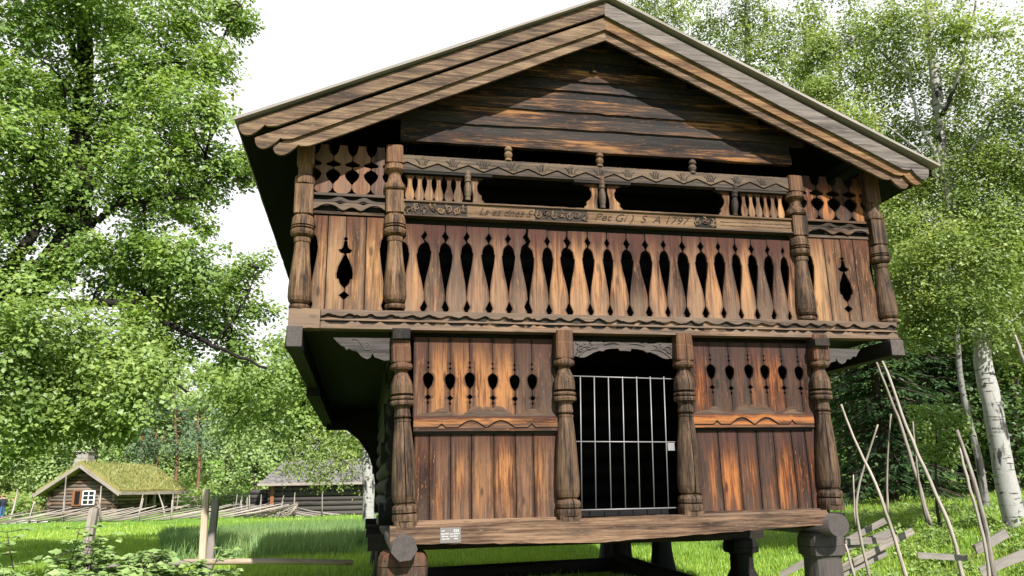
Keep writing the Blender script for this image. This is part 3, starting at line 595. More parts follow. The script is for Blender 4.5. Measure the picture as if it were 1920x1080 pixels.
# --- carved arch over the doorway and brackets below the gallery
xs = np.linspace(X(1074, 650, -.06), X(1263, 650, -.06), 110); u = (xs-xs[0])/(xs[-1]-xs[0])
LO = [(0, .79), (.03, .80), (.07, .86), (.10, .855), (.13, .80), (.2, .60), (.255, .51), (.285, .545), (.32, .44), (.37, .40), (.44, .385), (.455, .50), (.5, .49), (.56, .51), (.57, .385), (.63, .40), (.69, .46), (.725, .56), (.755, .53), (.82, .66), (.88, .82), (.92, .86), (.96, .83), (1, .80)]
TP = [(0, .06), (.13, .05), (.17, .14), (.2, .06), (.25, .10), (.27, .05), (.30, .12), (.36, .06), (.46, .05), (.47, .10), (.5, .06), (.53, .10), (.54, .05), (.64, .06), (.68, .13), (.71, .07), (.74, .13), (.8, .12), (.86, .05), (1, .08)]
zt_, zb_ = Z(1075, 637, -.06), Z(1075, 676, -.06); zsl = (Z(1262, 641, -.06)-zt_)
arch = MB(); arch.ribbon(xs, zt_-(zt_-zb_)*interp(LO, u)+zsl*u, zt_-(zt_-zb_)*interp(TP, u)+zsl*u, -.075, .035); arc_o = arch.build('door_arch', W['greylog'], house)
mb = MB(); hz = zt_-zb_
for (c, hd) in ((.07, 1), (.15, -1), (.86, 1), (.94, -1)):
    spiral(mb, xs[0]+(xs[-1]-xs[0])*c, zt_-hz*(.45 if c in (.07, .94) else .32), .045, 1.4, -.078, .011, c*9, hd)
for (a, za, b, zb2, bd) in ((.02, .75, .2, .35, .2), (.05, .8, .25, .42, .15), (.02, .15, .2, .2, -.15), (.98, .75, .8, .4, -.2), (.95, .82, .76, .46, -.15), (.98, .15, .78, .2, .15), (.3, .25, .45, .2, .1), (.7, .28, .55, .2, -.1), (.25, .3, .1, .15, .2)):
    leafcurl(mb, xs[0]+(xs[-1]-xs[0])*a, zt_-hz*za, xs[0]+(xs[-1]-xs[0])*b, zt_-hz*zb2, -.078, .010, bd)
mb.build('scroll_carving', W['greylog'], arc_o)
def bracket(pts_top, pts_low, Y, flip=False):
    xs = np.linspace(0, 1, 60); mb = MB()
    a, b = at(*pts_top[0], Y), at(*pts_top[1], Y); X0, X1 = a[0], b[0]; xx = X0+(X1-X0)*xs
    top = a[2]+(b[2]-a[2])*xs; lo = top-interp(pts_low, xs)
    mb.ribbon(xx, np.minimum(lo, top-.004), top, Y, .04); return mb.build('bracket', W['greylog'], house)
bo = bracket(((625, 633), (732, 634)), [(0, .0), (.07, .05), (.15, .09), (.2, .10), (.23, .14), (.28, .12), (.34, .14), (.42, .15), (.5, .205), (.6, .235), (.66, .215), (.69, .16), (.72, .21), (.8, .225), (.9, .25), (1, .245)], -.1)
mb = MB(); bx_ = X(660, 640, -.11); t = np.linspace(0, 1, 20); mb.tube(np.stack([X(660, 640, -.11)+.20*t, np.full(20, -.103), Z(660, 636, -.11)-.10*t**.8+.03*np.sin(t*6)], 1), .005, 5); spiral(mb, X(687, 650, -.11), Z(687, 650, -.11), .05, 1.2, -.102, .006, 1.6, -1)
mb.build('scroll_carving', W['greylog'], bo)
bo = bracket(((1543, 653), (1613, 655)), [(0, .24), (.06, .22), (.18, .17), (.3, .155), (.32, .115), (.36, .16), (.45, .19), (.55, .17), (.62, .12), (.7, .13), (.78, .09), (.86, .095), (.93, .04), (1, .0)], -.1)
# --- joists, gallery floor, log walls, corbels
for (x, w, zt, zb, y0, nm) in ((-3.60, .16, 2.045, 1.83, -.25, 'joist'), (3.545, .17, 2.02, 1.83, -.25, 'joist'), (-2.475, .19, 2.05, 1.935, -.22, 'joist'), (2.555, .19, 2.03, 1.935, -.22, 'joist')):
    mb = MB(); mb.beam((x, y0, (zt+zb)/2), (x, 9.25, (zt+zb)/2), w, zt-zb, n=14, jit=.006); mb.build(nm, W['dark'], house, .008); mb = MB(); mb.beam((x, y0-.03, (zt+zb)/2), (x, y0, (zt+zb)/2), w+.004, zt-zb+.004, n=2, jit=.004); mb.build('joist_end', W['greylog' if abs(x) > 3 else 'dark'], house, .008)
mb = MB(); mb.box((-3.55, .02, 2.075), (3.5, 9.3, 2.125), 1); mb.build('gallery_floor', W['inner'], house)
def logwall(name, axis, fix, a, b, z0, z1, n, r=None, mat='dark', ext=.18):
    mb = MB(); h = (z1-z0)/n
    for i in range(n):
        z = z0+h*(i+.5); e0, e1 = a-ext*random.uniform(.6, 1.3), b+ext*random.uniform(.6, 1.3)
        pts = [(fix, e0+(e1-e0)*k/8, z+RNG.normal(0, .004)) if axis == 'y' else (e0+(e1-e0)*k/8, fix, z+RNG.normal(0, .004)) for k in range(9)]
        mb.tube(pts, h*.54, 10, flat=1.0, up=(1, 0, 0) if axis == 'y' else (0, 1, 0), jit=.01)
    return mb.build(name, W[mat], house)
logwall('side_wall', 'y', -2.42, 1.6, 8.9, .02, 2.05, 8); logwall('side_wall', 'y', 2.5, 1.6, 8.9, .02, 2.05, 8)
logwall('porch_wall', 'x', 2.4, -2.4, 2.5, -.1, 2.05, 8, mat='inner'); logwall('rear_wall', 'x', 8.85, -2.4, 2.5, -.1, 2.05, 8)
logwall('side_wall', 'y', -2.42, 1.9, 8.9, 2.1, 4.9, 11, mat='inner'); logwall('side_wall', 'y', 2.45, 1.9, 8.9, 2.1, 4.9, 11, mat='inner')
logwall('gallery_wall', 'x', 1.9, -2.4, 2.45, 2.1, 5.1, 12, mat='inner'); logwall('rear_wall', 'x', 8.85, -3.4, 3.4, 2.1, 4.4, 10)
mb = MB(); mb.ribbon(np.linspace(-4.1, 4.1, 30), np.full(30, 4.3), np.maximum(6.13-.465*np.abs(np.linspace(-4.1, 4.1, 30)), 4.302), 8.9, .05); mb.build('rear_gable', W['dark'], house)
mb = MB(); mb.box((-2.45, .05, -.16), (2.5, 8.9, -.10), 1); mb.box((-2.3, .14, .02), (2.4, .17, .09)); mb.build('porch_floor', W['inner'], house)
for s, x in ((-1, -2.40), (1, 2.52)):                                # plank cheeks of the porch beside the outer posts
    mb = MB()
    for k in range(8): mb.box((x-.02, .0+k*.2, -.08), (x+.02, .195+k*.2, 2.05), 2)
    mb.build('porch_cheek', W['dark'], house)
for x in (-3.60, 3.58):                                              # outer parapet of the side galleries
    mb = MB()
    for k in range(46): mb.box((x-.015, .06+k*.2, 2.13), (x+.015, .255+k*.2, 4.36), 2)
    mb.box((x-.05, .06, 3.42), (x+.05, 9.2, 3.5), 1); mb.build('side_parapet', W['dark'], house)
    mb = MB()
    for y in (3.1, 6.2, 9.1): mb.tube([(x, y, 2.12), (x, y, 4.45)], .075, 10)
    mb.build('side_gallery_post', W['dark'], house)
    mb = MB(); mb.beam((x, 3.25, 1.83), (x, 9.2, 1.83), .2, .22); mb.build('side_girt', W['dark'], house)
# rear and middle corbels: logs stepping out under the side galleries
for yc, th in ((8.7, .3),):
    for s in (-1, 1):
        mb = MB()
        p = [at(612, 806, yc), at(650, 806, yc), at(672, 824, yc), at(690, 850, yc), at(700, 880, yc), at(704, 915, yc)]
        xs = np.array([q[0] for q in p]); zl = np.array([q[2] for q in p])
        xx = np.linspace(xs[0], -2.35, 30); low = np.interp(xx, xs, zl)
        if s > 0: xx = -xx[::-1]+.05; low = low[::-1]
        mb.ribbon(xx, low, np.full(30, 2.07), yc-th/2, th); mb.build('corbel', W['dark'], house)
# --- foundations: side sill logs, stilts with mushroom heads, sleepers
mb = MB(); mb.tube([(X(1573, 985, -.36), -.36, Z(1573, 985, -.36)), (2.66, 9.2, -.14)], [.125]*2, 20); o = mb.build('side_sill', W['greylog'], house)
mb = MB(); mb.tube([(X(758, 1028, -.36), -.36, Z(758, 1028, -.36)), (-2.40, 9.1, -.25)], [.135]*2, 7); o = mb.build('side_sill', W['greylog'], house)
for y in (2.4, 5.6, 8.8):
    mb = MB(); mb.beam((-2.75, y, -.33), (2.9, y, -.33), .22, .2, n=10); mb.build('cross_sill', W['dark'], house)
mb = MB(); mb.beam((2.65, -.02, -.09), (2.65, 9, -.02), .16, .16, n=6); mb.build('side_plate', W['dark'], house)
def stilt(x, y, zt, head, shaft, flare, hh, mat='dark', seg=28, sq=.6):
    zb = -1.45; H = zt-zb; T = lambda z: (z-zb)/H; s = MB()
    pr = [(0, flare, sq*.4), (T(zt-hh-.55), flare*.97, sq*.4), (T(zt-hh-.22), shaft*1.05, sq*.5), (T(zt-hh-.03), shaft, sq*.6), (T(zt-hh), shaft*1.02, sq), (T(zt-hh+.012), head*.98, sq), (T(zt-hh*.62), head*1.01, sq), (T(zt-hh*.60), head*.97, sq), (T(zt-hh*.57), head*1.01, sq), (T(zt-.07), head*.98, sq), (T(zt-.02), head*.9, sq), (1, head*.8, sq)]
    s.lathe((x, y, zb), (x, y, zt), pr, seg, jit=.006); return s.build('stilt', W[mat], house)
stilt(X(756, 1050, -.02), .05, Z(756, 1036, -.2), .262, .25, .30, .24, 'post')
stilt(X(1548, 1020, -.02)+.0, .08, Z(1548, 998, -.18), .222, .19, .27, .27, 'greylog')
q = at(1386, 1000, 2.4); stilt(q[0], 2.4, -.42, .22, .15, .34, .2); q = at(1165, 1020, 5.6); stilt(q[0], 5.6, -.42, .20, .17, .24, .22)
for (x, y) in ((-2.42, 5.6), (2.6, 5.6), (-2.42, 8.8), (2.6, 8.8), (-2.45, 2.6)): stilt(x, y, -.42, .2, .17, .24, .2)
for (p, q_, r) in ((at(770, 1079, 5.3), at(1160, 1057, 5.3), .12), (at(1160, 1052, 5.3), at(1300, 1098, 2.3), .13)):
    mb = MB(); mb.tube([p, (p+q_)/2, q_], r, 10, jit=.02); mb.build('sleeper', W['dark'], house)
# ------------------------------------------------------------------ ground
def axis(lo, hi, fine_lo, fine_hi, fs, cs):
    a = list(np.arange(fine_lo, fine_hi, fs)); x = fine_lo; st = fs
    while x > lo: st *= cs; x -= st; a.insert(0, x)
    x = fine_hi; st = fs
    while x < hi: a.append(x); st *= cs; x += st
    return np.array(a)
gx, gy = axis(-420, 420, -30, 22, .6, 1.12), axis(-60, 600, -10, 60, .6, 1.12)
XX, YY = np.meshgrid(gx, gy); ZZ = ground(XX, YY)
gm = bpy.data.meshes.new('ground'); nx, ny = len(gx), len(gy)
fi = [(j*nx+i, j*nx+i+1, (j+1)*nx+i+1, (j+1)*nx+i) for j in range(ny-1) for i in range(nx-1)]
gm.from_pydata(np.stack([XX.ravel(), YY.ravel(), ZZ.ravel()], 1).tolist(), [], fi); gm.polygons.foreach_set('use_smooth', [True]*len(fi))
m, t, b = new_mat('meadow'); tcn = nd(t, 'ShaderNodeTexCoord'); v = tcn.outputs['Object']
c = ramp(t, noise(t, v, .35, 5, .6), [(.32, (.09, .20, .025)), (.5, (.14, .28, .03)), (.68, (.21, .33, .055))])
c = mixc(t, math_(t, 'MULTIPLY', noise(t, v, 14, 5, .7), .8), c, (.08, .16, .02))
sx = nd(t, 'ShaderNodeSeparateXYZ'); t.links.new(v, sx.inputs[0])
lit = math_(t, 'MULTIPLY', mapr(t, sx.outputs[0], 3.5, 9.5), mapr(t, noise(t, v, .55, 5, .65), .46, .60))
c = mixc(t, math_(t, 'MULTIPLY', lit, .75), c, mixc(t, noise(t, v, 9, 5, .7), (.10, .07, .04), (.26, .20, .11)))
t.links.new(c, b.inputs['Base Color']); b.inputs['Roughness'].default_value = .95
bp = nd(t, 'ShaderNodeBump'); bp.inputs['Strength'].default_value = .6; bp.inputs['Distance'].default_value = .08; t.links.new(noise(t, v, 18, 4, .7), bp.inputs['Height']); t.links.new(bp.outputs[0], b.inputs['Normal'])
gm.materials.append(m); go = bpy.data.objects.new('ground', gm); C.objects.link(go); tag(go, kind='structure')

# ------------------------------------------------------------------ leaves, trees
def quads(name, P, T, B_, N, ln, wd_, rnd, mat, parent, fold=.12):
    """one small folded four-cornered leaf per row"""
    n = len(P); ln = np.broadcast_to(ln, (n,))[:, None]; wd_ = np.broadcast_to(wd_, (n,))[:, None]
    v = np.empty((n, 4, 3)); v[:, 0] = P; v[:, 2] = P+T*ln; mid = P+T*ln*.45
    v[:, 1] = mid+B_*wd_*.5+N*wd_*fold; v[:, 3] = mid-B_*wd_*.5+N*wd_*fold
    if parent is not None: v -= wloc(parent)
    m = bpy.data.meshes.new(name); m.vertices.add(n*4); m.vertices.foreach_set('co', v.ravel())
    idx = np.array([0, 1, 2, 0, 2, 3])[None] + 4*np.arange(n)[:, None]
    m.loops.add(n*6); m.loops.foreach_set('vertex_index', idx.ravel().astype(np.int32))
    m.polygons.add(n*2); m.polygons.foreach_set('loop_start', np.arange(0, n*6, 3, dtype=np.int32)); m.polygons.foreach_set('loop_total', np.full(n*2, 3, dtype=np.int32))
    a = m.attributes.new('rnd', 'FLOAT', 'POINT'); a.data.foreach_set('value', np.repeat(np.clip(rnd, 0, 1), 4).astype(np.float32))
    m.update(); m.materials.append(mat); o = bpy.data.objects.new(name, m); C.objects.link(o)
    if parent is not None: o.parent = parent
    return o
def unit(a): return a/(np.linalg.norm(a, axis=-1, keepdims=True)+1e-9)
def sprays(clumps, per, size, spread, droop=0., flat=.75, fill=.45, up=.6, squash=.85):
    """clumps: rows (x, y, z, rx, rz, n sprays). Every spray is a fan of leaves round a twig end."""
    Ps, Ts, Bs, Ns, Ls, Rs = [], [], [], [], [], []
    for (x, y, z, r, rz, n) in clumps:
        n = int(n); d = unit(RNG.normal(0, 1, (n, 3))); rad = RNG.uniform(0, 1, (n, 1))**fill
        lump = 1+.28*np.sin(d[:, :1]*5+x*3)*np.cos(d[:, 1:2]*4+y*2)+.18*np.sin(d[:, 2:]*7+z*5)
        c = np.array([x, y, z])+d*rad*lump*np.array([r, r, rz])
        if droop: c[:, 2] -= np.abs(RNG.normal(0, droop, n))*(.3+.7*rad[:, 0])
        tone = np.clip(RNG.normal(.45, .17, n)+.10*RNG.normal()+.12*d[:, 2], 0, 1)
        nn = unit(d*(1-up)*.8+np.array([0, 0, up*.75])+SUNV*.35+RNG.normal(0, .33, (n, 3)))
        for k in range(per):
            th = RNG.uniform(0, 6.283, n)[:, None]; ref = unit(np.cross(nn, np.array([.31, .77, .55]))); bi = np.cross(nn, ref)
            tdir = unit(ref*np.cos(th)+bi*np.sin(th)+nn*RNG.normal(-.12, .25, (n, 1))+np.array([0, 0, -droop*.8]))
            nl = unit(nn+RNG.normal(0, .38, (n, 3))); b_ = unit(np.cross(nl, tdir)); nl = np.cross(tdir, b_)
            Ps.append(c+tdir*spread*RNG.uniform(.05, 1, (n, 1))+RNG.normal(0, spread*.25, (n, 3))); Ts.append(tdir); Bs.append(b_); Ns.append(nl)
            Ls.append(size*RNG.uniform(.65, 1.25, n)); Rs.append(tone+RNG.normal(0, .07, n))
    return [np.concatenate(a) for a in (Ps, Ts, Bs, Ns, Ls, Rs)]
def crown(name, clumps, per, size, spread, mat, parent, aspect=.62, **kw):
    P, T, B_, N, Ln, R = sprays(clumps, per, size, spread, **kw)
    return quads(name, P, T, B_, N, Ln, Ln*aspect, R, mat, parent)
def smooth_path(p, n=5):
    p = np.asarray(p, float); out = []
    for i in range(len(p)-1):
        a, b, c, d = p[max(i-1, 0)], p[i], p[i+1], p[min(i+2, len(p)-1)]
        for k in range(n):
            t = k/n; out.append(.5*((2*b)+(-a+c)*t+(2*a-5*b+4*c-d)*t*t+(-a+3*b-3*c+d)*t**3))
    out.append(p[-1]); return np.array(out)
def limb(mb, pts, r0, r1, seg=9, jit=.06, wig=.0):
    if wig: r0 *= .62; r1 *= .5
    p = smooth_path(pts, 5)
    if wig: p[1:-1] += RNG.normal(0, wig*2.5, (len(p)-2, 3))
    t = np.linspace(0, 1, len(p)); mb.tube(p, r0+(r1-r0)*t**.8, seg, jit=jit)
    return p
BARK = barkmat('oak_bark', (.006, .005, .004), (.022, .018, .014)); BIRCH = birchbark('birch_bark'); PINEB = barkmat('pine_bark', (.10, .05, .03), (.26, .14, .085), 9); SPRB = barkmat('spruce_bark', (.03, .022, .017), (.08, .06, .05))
LEAF = {'oak': leafmat('oak_leaf', (.09, .165, .035), (.295, .43, .09), .52, (.43, .50, .14)), 'maple': leafmat('maple_leaf', (.12, .185, .045), (.32, .45, .11), .52, (.45, .51, .16)),
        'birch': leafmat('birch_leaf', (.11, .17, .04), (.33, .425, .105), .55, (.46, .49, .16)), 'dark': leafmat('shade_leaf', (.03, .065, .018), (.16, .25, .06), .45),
        'far': leafmat('far_leaf', (.12, .19, .06), (.32, .43, .14), .35, (.43, .48, .19)), 'pine': leafmat('pine_needle', (.045, .085, .04), (.15, .22, .11), .2), 'bramble': leafmat('bramble_leaf', (.10, .18, .045), (.30, .42, .14), .35, (.40, .48, .2)),
        'spruce': leafmat('spruce_needle', (.018, .042, .016), (.07, .125, .045), .25), 'grass': leafmat('grass_blade', (.15, .28, .03), (.36, .51, .075), .42, (.50, .54, .14)), 'turf': leafmat('turf_blade', (.13, .15, .04), (.29, .32, .10), .3, (.40, .38, .17)), 'oats': leafmat('oat_blade', (.09, .19, .05), (.22, .35, .12), .35, (.36, .42, .17))}
def px_clumps(lst, dist, dens, depth=.5, vert=1.):
    out = []
    for c in lst:
        px, py, r = c[:3]; dd = c[3] if len(c) > 3 else RNG.uniform(-1, 1)*depth*r*dist/F*1.5
        p = pd(px, py, dist+dd); R = r*dist/F; q = c[4] if len(c) > 4 else 1.
        out.append((*p, R, R*vert, max(6, dens*R**1.45*q)))
    return out
def twigs(mb, frame, clumps, r=.02, k=1):
    """thin branches from the nearest limb out into every clump"""
    fr = np.concatenate(frame)
    for c in clumps:
        if c[3] < .36: continue
        p = np.array(c[:3]); d = np.linalg.norm(fr-p, axis=1); j = fr[np.argmin(d)]
        for _ in range(k):
            e = p+RNG.normal(0, .45, 3)*c[3]; mid = (j+e)/2+RNG.normal(0, .10, 3)*np.linalg.norm(e-j)
            limb(mb, [j, mid, e], r*1.5, r*.35, 5, .05)
def tree(base, label, group, trunk, clumps, leaf, per, size, spread, bark, name, kids=(), r=(.5, .1), tw=.02, twk=1, aspect=.62, cat='tree', **kw):
    """trunk, kids: lists of 3-D points (kids: (points, r0, r1))"""
    o = thing(name, base, label, cat, group); mb = MB(); frame = [limb(mb, trunk, r[0], r[1], 12, .05)]
    for (p, a, b_) in kids: frame.append(limb(mb, p, a, b_, 8, .06, .01))
    twigs(mb, frame, clumps, tw, twk); mb.build('trunk', bark, o)
    crown('crown', clumps, per, size, spread, leaf, o, aspect, **kw); return o

# the big oak on the left
D = 17.; P3 = lambda px, py, dd=0.: pd(px, py, D+dd*.6+.5)
b = gp(-120, D)
oak_cl = px_clumps([(60, 40, 85), (150, 20, 80), (235, 45, 90), (340, 35, 80), (425, 18, 45), (455, 45, 32), (330, 120, 80), (400, 120, 52), (245, 130, 70), (120, 165, 60), (30, 160, 55), (215, 215, 90), (320, 205, 90), (395, 205, 48),
    (170, 290, 95), (70, 300, 95), (20, 250, 70), (270, 305, 90), (350, 290, 75), (425, 310, 45), (465, 300, 28), (460, 335, 25), (110, 375, 85), (35, 400, 70), (330, 365, 55), (385, 355, 42), (255, 370, 55), (260, 455, 50), (310, 480, 55), (365, 505, 70), (280, 530, 75), (215, 520, 55), (175, 470, 42),
    (420, 545, 50), (450, 510, 34, None or 0, .5), (478, 500, 28, 0, .5), (495, 480, 16, 0, .4), (470, 580, 42, 0, .6), (330, 585, 65), (250, 610, 60), (395, 610, 55), (440, 650, 42), (110, 500, 45), (20, 510, 50), (300, 650, 45), (380, 430, 22), (350, 400, 25), (510, 585, 22, 0, .5), (90, 200, 35), (-60, 100, 120), (-80, 320, 130), (-90, 520, 110), (120, -90, 130), (300, -100, 130), (-50, -80, 120)], D, 270, .7)
tree(b, 'big old oak with dark forked trunk and spreading limbs at the left', None, [b, P3(-90, 780), P3(-20, 610), P3(95, 500), P3(145, 400), P3(150, 250, .3), P3(160, 110, .5), P3(150, -60, .8)], oak_cl, LEAF['oak'], 11, .108, .155, BARK, 'oak_tree',
     [([P3(-50, 680), P3(10, 520, -.4), P3(70, 420, -.8), P3(60, 300, -1)], .28, .12), ([P3(140, 420), P3(180, 418, -.5), P3(215, 385, -1), P3(290, 372, -1.4), P3(370, 372, -1.8)], .15, .05), ([P3(150, 185), P3(175, 135, -.4), P3(230, 128, -.9), P3(300, 118, -1.3)], .13, .05),
      ([P3(155, 150), P3(120, 60, .5), P3(95, -20, .8)], .13, .06), ([P3(40, 560), P3(150, 570, -.6), P3(240, 568, -1.2), P3(300, 600, -1.6), P3(400, 648, -2), P3(500, 690, -2.2)], .2, .05), ([P3(150, 240), P3(90, 170, .5), P3(30, 130, 1)], .13, .05), ([P3(230, 570, -1), P3(300, 545, -1.4), P3(370, 520, -1.8)], .08, .03), ([P3(400, 648, -2), P3(450, 580, -1.8), P3(478, 520, -1.6), P3(495, 480, -1.5)], .04, .01),
      ([P3(400, 120, -1), P3(430, 45, -1.2), P3(455, 5, -1.3)], .06, .03), ([P3(20, 600), P3(110, 640), P3(190, 668, -.8), P3(285, 690, -1.4), P3(350, 735, -1.8)], .16, .05), ([P3(385, 290, -1), P3(440, 332, -1.2), P3(478, 340, -1.3)], .04, .015)], (.50, .12), .022, 2, fill=.5)
D = 15.; b = gp(-330, D); P3 = lambda px, py, dd=0.: pd(px, py, D+.8)
cl = px_clumps([(40, 610, 80), (115, 640, 80), (55, 710, 95), (160, 695, 90), (240, 735, 80), (125, 765, 70), (30, 780, 65), (205, 775, 52), (285, 690, 48), (160, 800, 26), (-60, 700, 100), (-60, 820, 70), (250, 650, 45), (230, 805, 20), (60, 825, 24)], D, 320, .7)
tree(b, 'leafy maple with low branches beneath the big oak at the left edge', 'maples on the left', [b, P3(-300, 800), P3(-200, 700), P3(-60, 650)], cl, LEAF['maple'], 9, .088, .16, BARK, 'maple_tree', [([P3(-250, 750), P3(-20, 760), P3(140, 780)], .07, .02), ([P3(-100, 680), P3(80, 700), P3(230, 740)], .06, .02)], (.2, .06), .012, 2, aspect=.85, fill=.5)
D = 70.; b = gp(600, D); P3 = lambda px, py, dd=0.: pd(px, py, D+dd)
cl = px_clumps([(555, 690, 62), (490, 715, 58), (420, 735, 52), (610, 705, 55), (520, 765, 60), (595, 775, 55), (445, 785, 45), (650, 760, 55), (575, 645, 42), (525, 650, 36), (640, 690, 50), (690, 720, 60), (390, 700, 40), (720, 780, 60), (560, 800, 45), (640, 820, 50), (700, 800, 60)], D, 34, .7)
tree(b, 'sunlit yellow-green maple behind the left corner of the gallery', 'maples on the left', [b, P3(565, 850), P3(570, 760), P3(565, 670)], cl, LEAF['maple'], 7, .36, .6, BARK, 'maple_tree', [([P3(565, 840), P3(500, 800), P3(430, 740)], .14, .04), ([P3(570, 780), P3(620, 740), P3(680, 720)], .12, .04)], (.35, .12), .04, 2, aspect=.85, fill=.5)
# birch in front of the barn
D = 33.; b = gp(692, D); b[2] = min(b[2], pd(692, 992, D)[2]); P3 = lambda px, py, dd=0.: pd(px, py, D+dd)
cl = px_clumps([(640, 800, 42), (665, 830, 34), (600, 820, 40), (560, 838, 36), (690, 790, 45), (625, 862, 26), (545, 868, 22), (720, 740, 70), (660, 740, 55), (590, 885, 16), (655, 880, 20), (575, 868, 22), (610, 885, 20), (640, 850, 30), (590, 850, 28), (760, 680, 80)], D, 70, .6, 1.2)
tree(b, 'white-stemmed birch drooping over the grey barn roof', 'birches on the left', [b, P3(692, 930), P3(688, 870), P3(690, 800), P3(705, 700)], cl, LEAF['birch'], 7, .13, .28, BIRCH, 'birch_tree', [([P3(690, 860), P3(640, 862), P3(600, 830)], .09, .03), ([P3(690, 840), P3(640, 800)], .08, .03)], (.27, .17), .02, 2, droop=.35)
# right: the great leaning birch
D = 17.; b = gp(1888, D); b[2] -= .05; P3 = lambda px, py, dd=0.: pd(px, py, D+dd); BZ = b[2]
cl = px_clumps([(1600, 60, 60), (1680, 40, 65), (1780, 50, 60), (1870, 60, 50, 0, .5), (1620, 140, 65), (1700, 130, 60, 1), (1800, 150, 60, 1), (1900, 190, 55, 0, .6), (1590, 230, 65), (1680, 255, 75), (1780, 260, 80), (1875, 300, 75), (1640, 330, 70), (1735, 345, 80), (1835, 375, 80), (1910, 430, 65), (1700, 425, 65), (1765, 470, 65, -1), (1850, 480, 70, -1), (1690, 510, 45, -1),
    (1735, 560, 55, -1), (1820, 575, 50, -1.5), (1880, 590, 45, 0, .6), (1540, 80, 38), (1505, 120, 32), (1535, 165, 36), (1660, 590, 30, 0, .6), (1560, 280, 40), (1960, 320, 90), (1980, 150, 90), (1970, 540, 80), (1700, -50, 90, 1.5, .3), (1850, -60, 90, 1.5, .3), (1580, -40, 60, 1, .4), (1720, 600, 34, -1), (1900, 650, 40, 1, .5)], D, 620, .8, 1.05)
tree(b, 'tall leaning birch with thick white trunk at the right edge', 'birches on the right', [b+np.array([.05, 0, -.1]), P3(1885, 900), P3(1868, 800), P3(1845, 690), P3(1838, 620), P3(1810, 520, .1), P3(1790, 420, .2), P3(1768, 300, .3), P3(1757, 180, .4), P3(1745, 60, .5), P3(1740, -70, .6)], cl, LEAF['birch'], 8, .076, .17, BIRCH, 'birch_tree',
     [([P3(1762, 220, .3), P3(1790, 165), P3(1815, 90, -.2), P3(1830, 0, -.4)], .09, .04), ([P3(1770, 330, .2), P3(1715, 190, -.2), P3(1695, 90, -.4)], .08, .03), ([P3(1772, 300, .2), P3(1830, 270), P3(1880, 190)], .06, .02), ([P3(1842, 650), P3(1790, 600, -.7), P3(1750, 560, -1)], .10, .03), ([P3(1842, 640), P3(1900, 600, -.4)], .08, .03), ([P3(1700, 140), P3(1640, 90), P3(1600, 70)], .05, .02), ([P3(1770, 340), P3(1700, 260, -.5), P3(1620, 230, -.8)], .06, .02), ([P3(1795, 430, .2), P3(1730, 400, -.6)], .06, .02),
      ([b+np.array([.0, 0, .25]), b+np.array([-.5, -.2, -.12])], .17, .06), ([b+np.array([0, 0, .25]), b+np.array([.7, .1, -.1])], .17, .06), ([b+np.array([0, 0, .2]), b+np.array([.2, -.6, -.15])], .16, .05)], (.20, .09), .008, 3, droop=.16)
D = 21.; b = gp(1842, D); P3 = lambda px, py, dd=0.: pd(px, py, D+dd)
cl = px_clumps([(1650, 420, 50), (1650, 500, 50), (1700, 330, 55), (1770, 380, 60), (1850, 280, 60), (1920, 380, 60), (1800, 480, 45), (1600, 360, 50), (1880, 480, 50), (1700, 600, 50), (1920, 600, 60)], D, 300, .8)
tree(b, 'thin grey birch stem just behind the great leaning birch', 'birches on the right', [b, P3(1835, 860), P3(1815, 780), P3(1800, 700), P3(1790, 560), P3(1770, 400)], cl, LEAF['birch'], 7, .08, .2, birchbark('dim_birch_bark', .45), 'birch_tree', r=(.09, .05), tw=.012, twk=2, droop=.16)
# tall birches showing above the roof
for (D, px, lab, lst) in ((30., 1230, 'tall weeping birch showing above the roof ridge', [(1205, 10, 30), (1240, 30, 36), (1275, 15, 36), (1260, 75, 30), (1225, -40, 50), (1300, -60, 60), (1280, 110, 22)]),
                    (28., 1400, 'tall weeping birch showing above the right roof slope', [(1340, 30, 26), (1365, 75, 34), (1395, 30, 40), (1420, 90, 42), (1385, 140, 32), (1440, 40, 32), (1430, 150, 28), (1310, 40, 24), (1480, 30, 26), (1475, 80, 20), (1345, 110, 22), (1460, 110, 24), (1400, -50, 60)]),
                    (25., 1515, 'weeping birch between the roof and the great leaning birch', [(1490, 170, 30), (1520, 205, 30), (1500, 130, 26), (1545, 230, 34), (1510, 60, 24), (1525, 10, 30), (1550, 110, 26), (1470, 195, 18), (1555, 170, 28), (1490, 230, 22), (1580, 260, 40), (1610, 310, 50)])):
    P3 = lambda px, py, dd=0.: pd(px, py, D+dd); b = gp(px, D)
    cl = px_clumps(lst, D, 270, .5, 1.7)
    tree(b, lab, 'birches on the right', [b, P3(px+6, 600), P3(px+3, 300), P3(px, -30 if px < 1500 else 120)], cl, LEAF['birch'], 7, .12, .20, BIRCH, 'birch_tree', r=(.3, .08), tw=.014, twk=3, droop=.5)
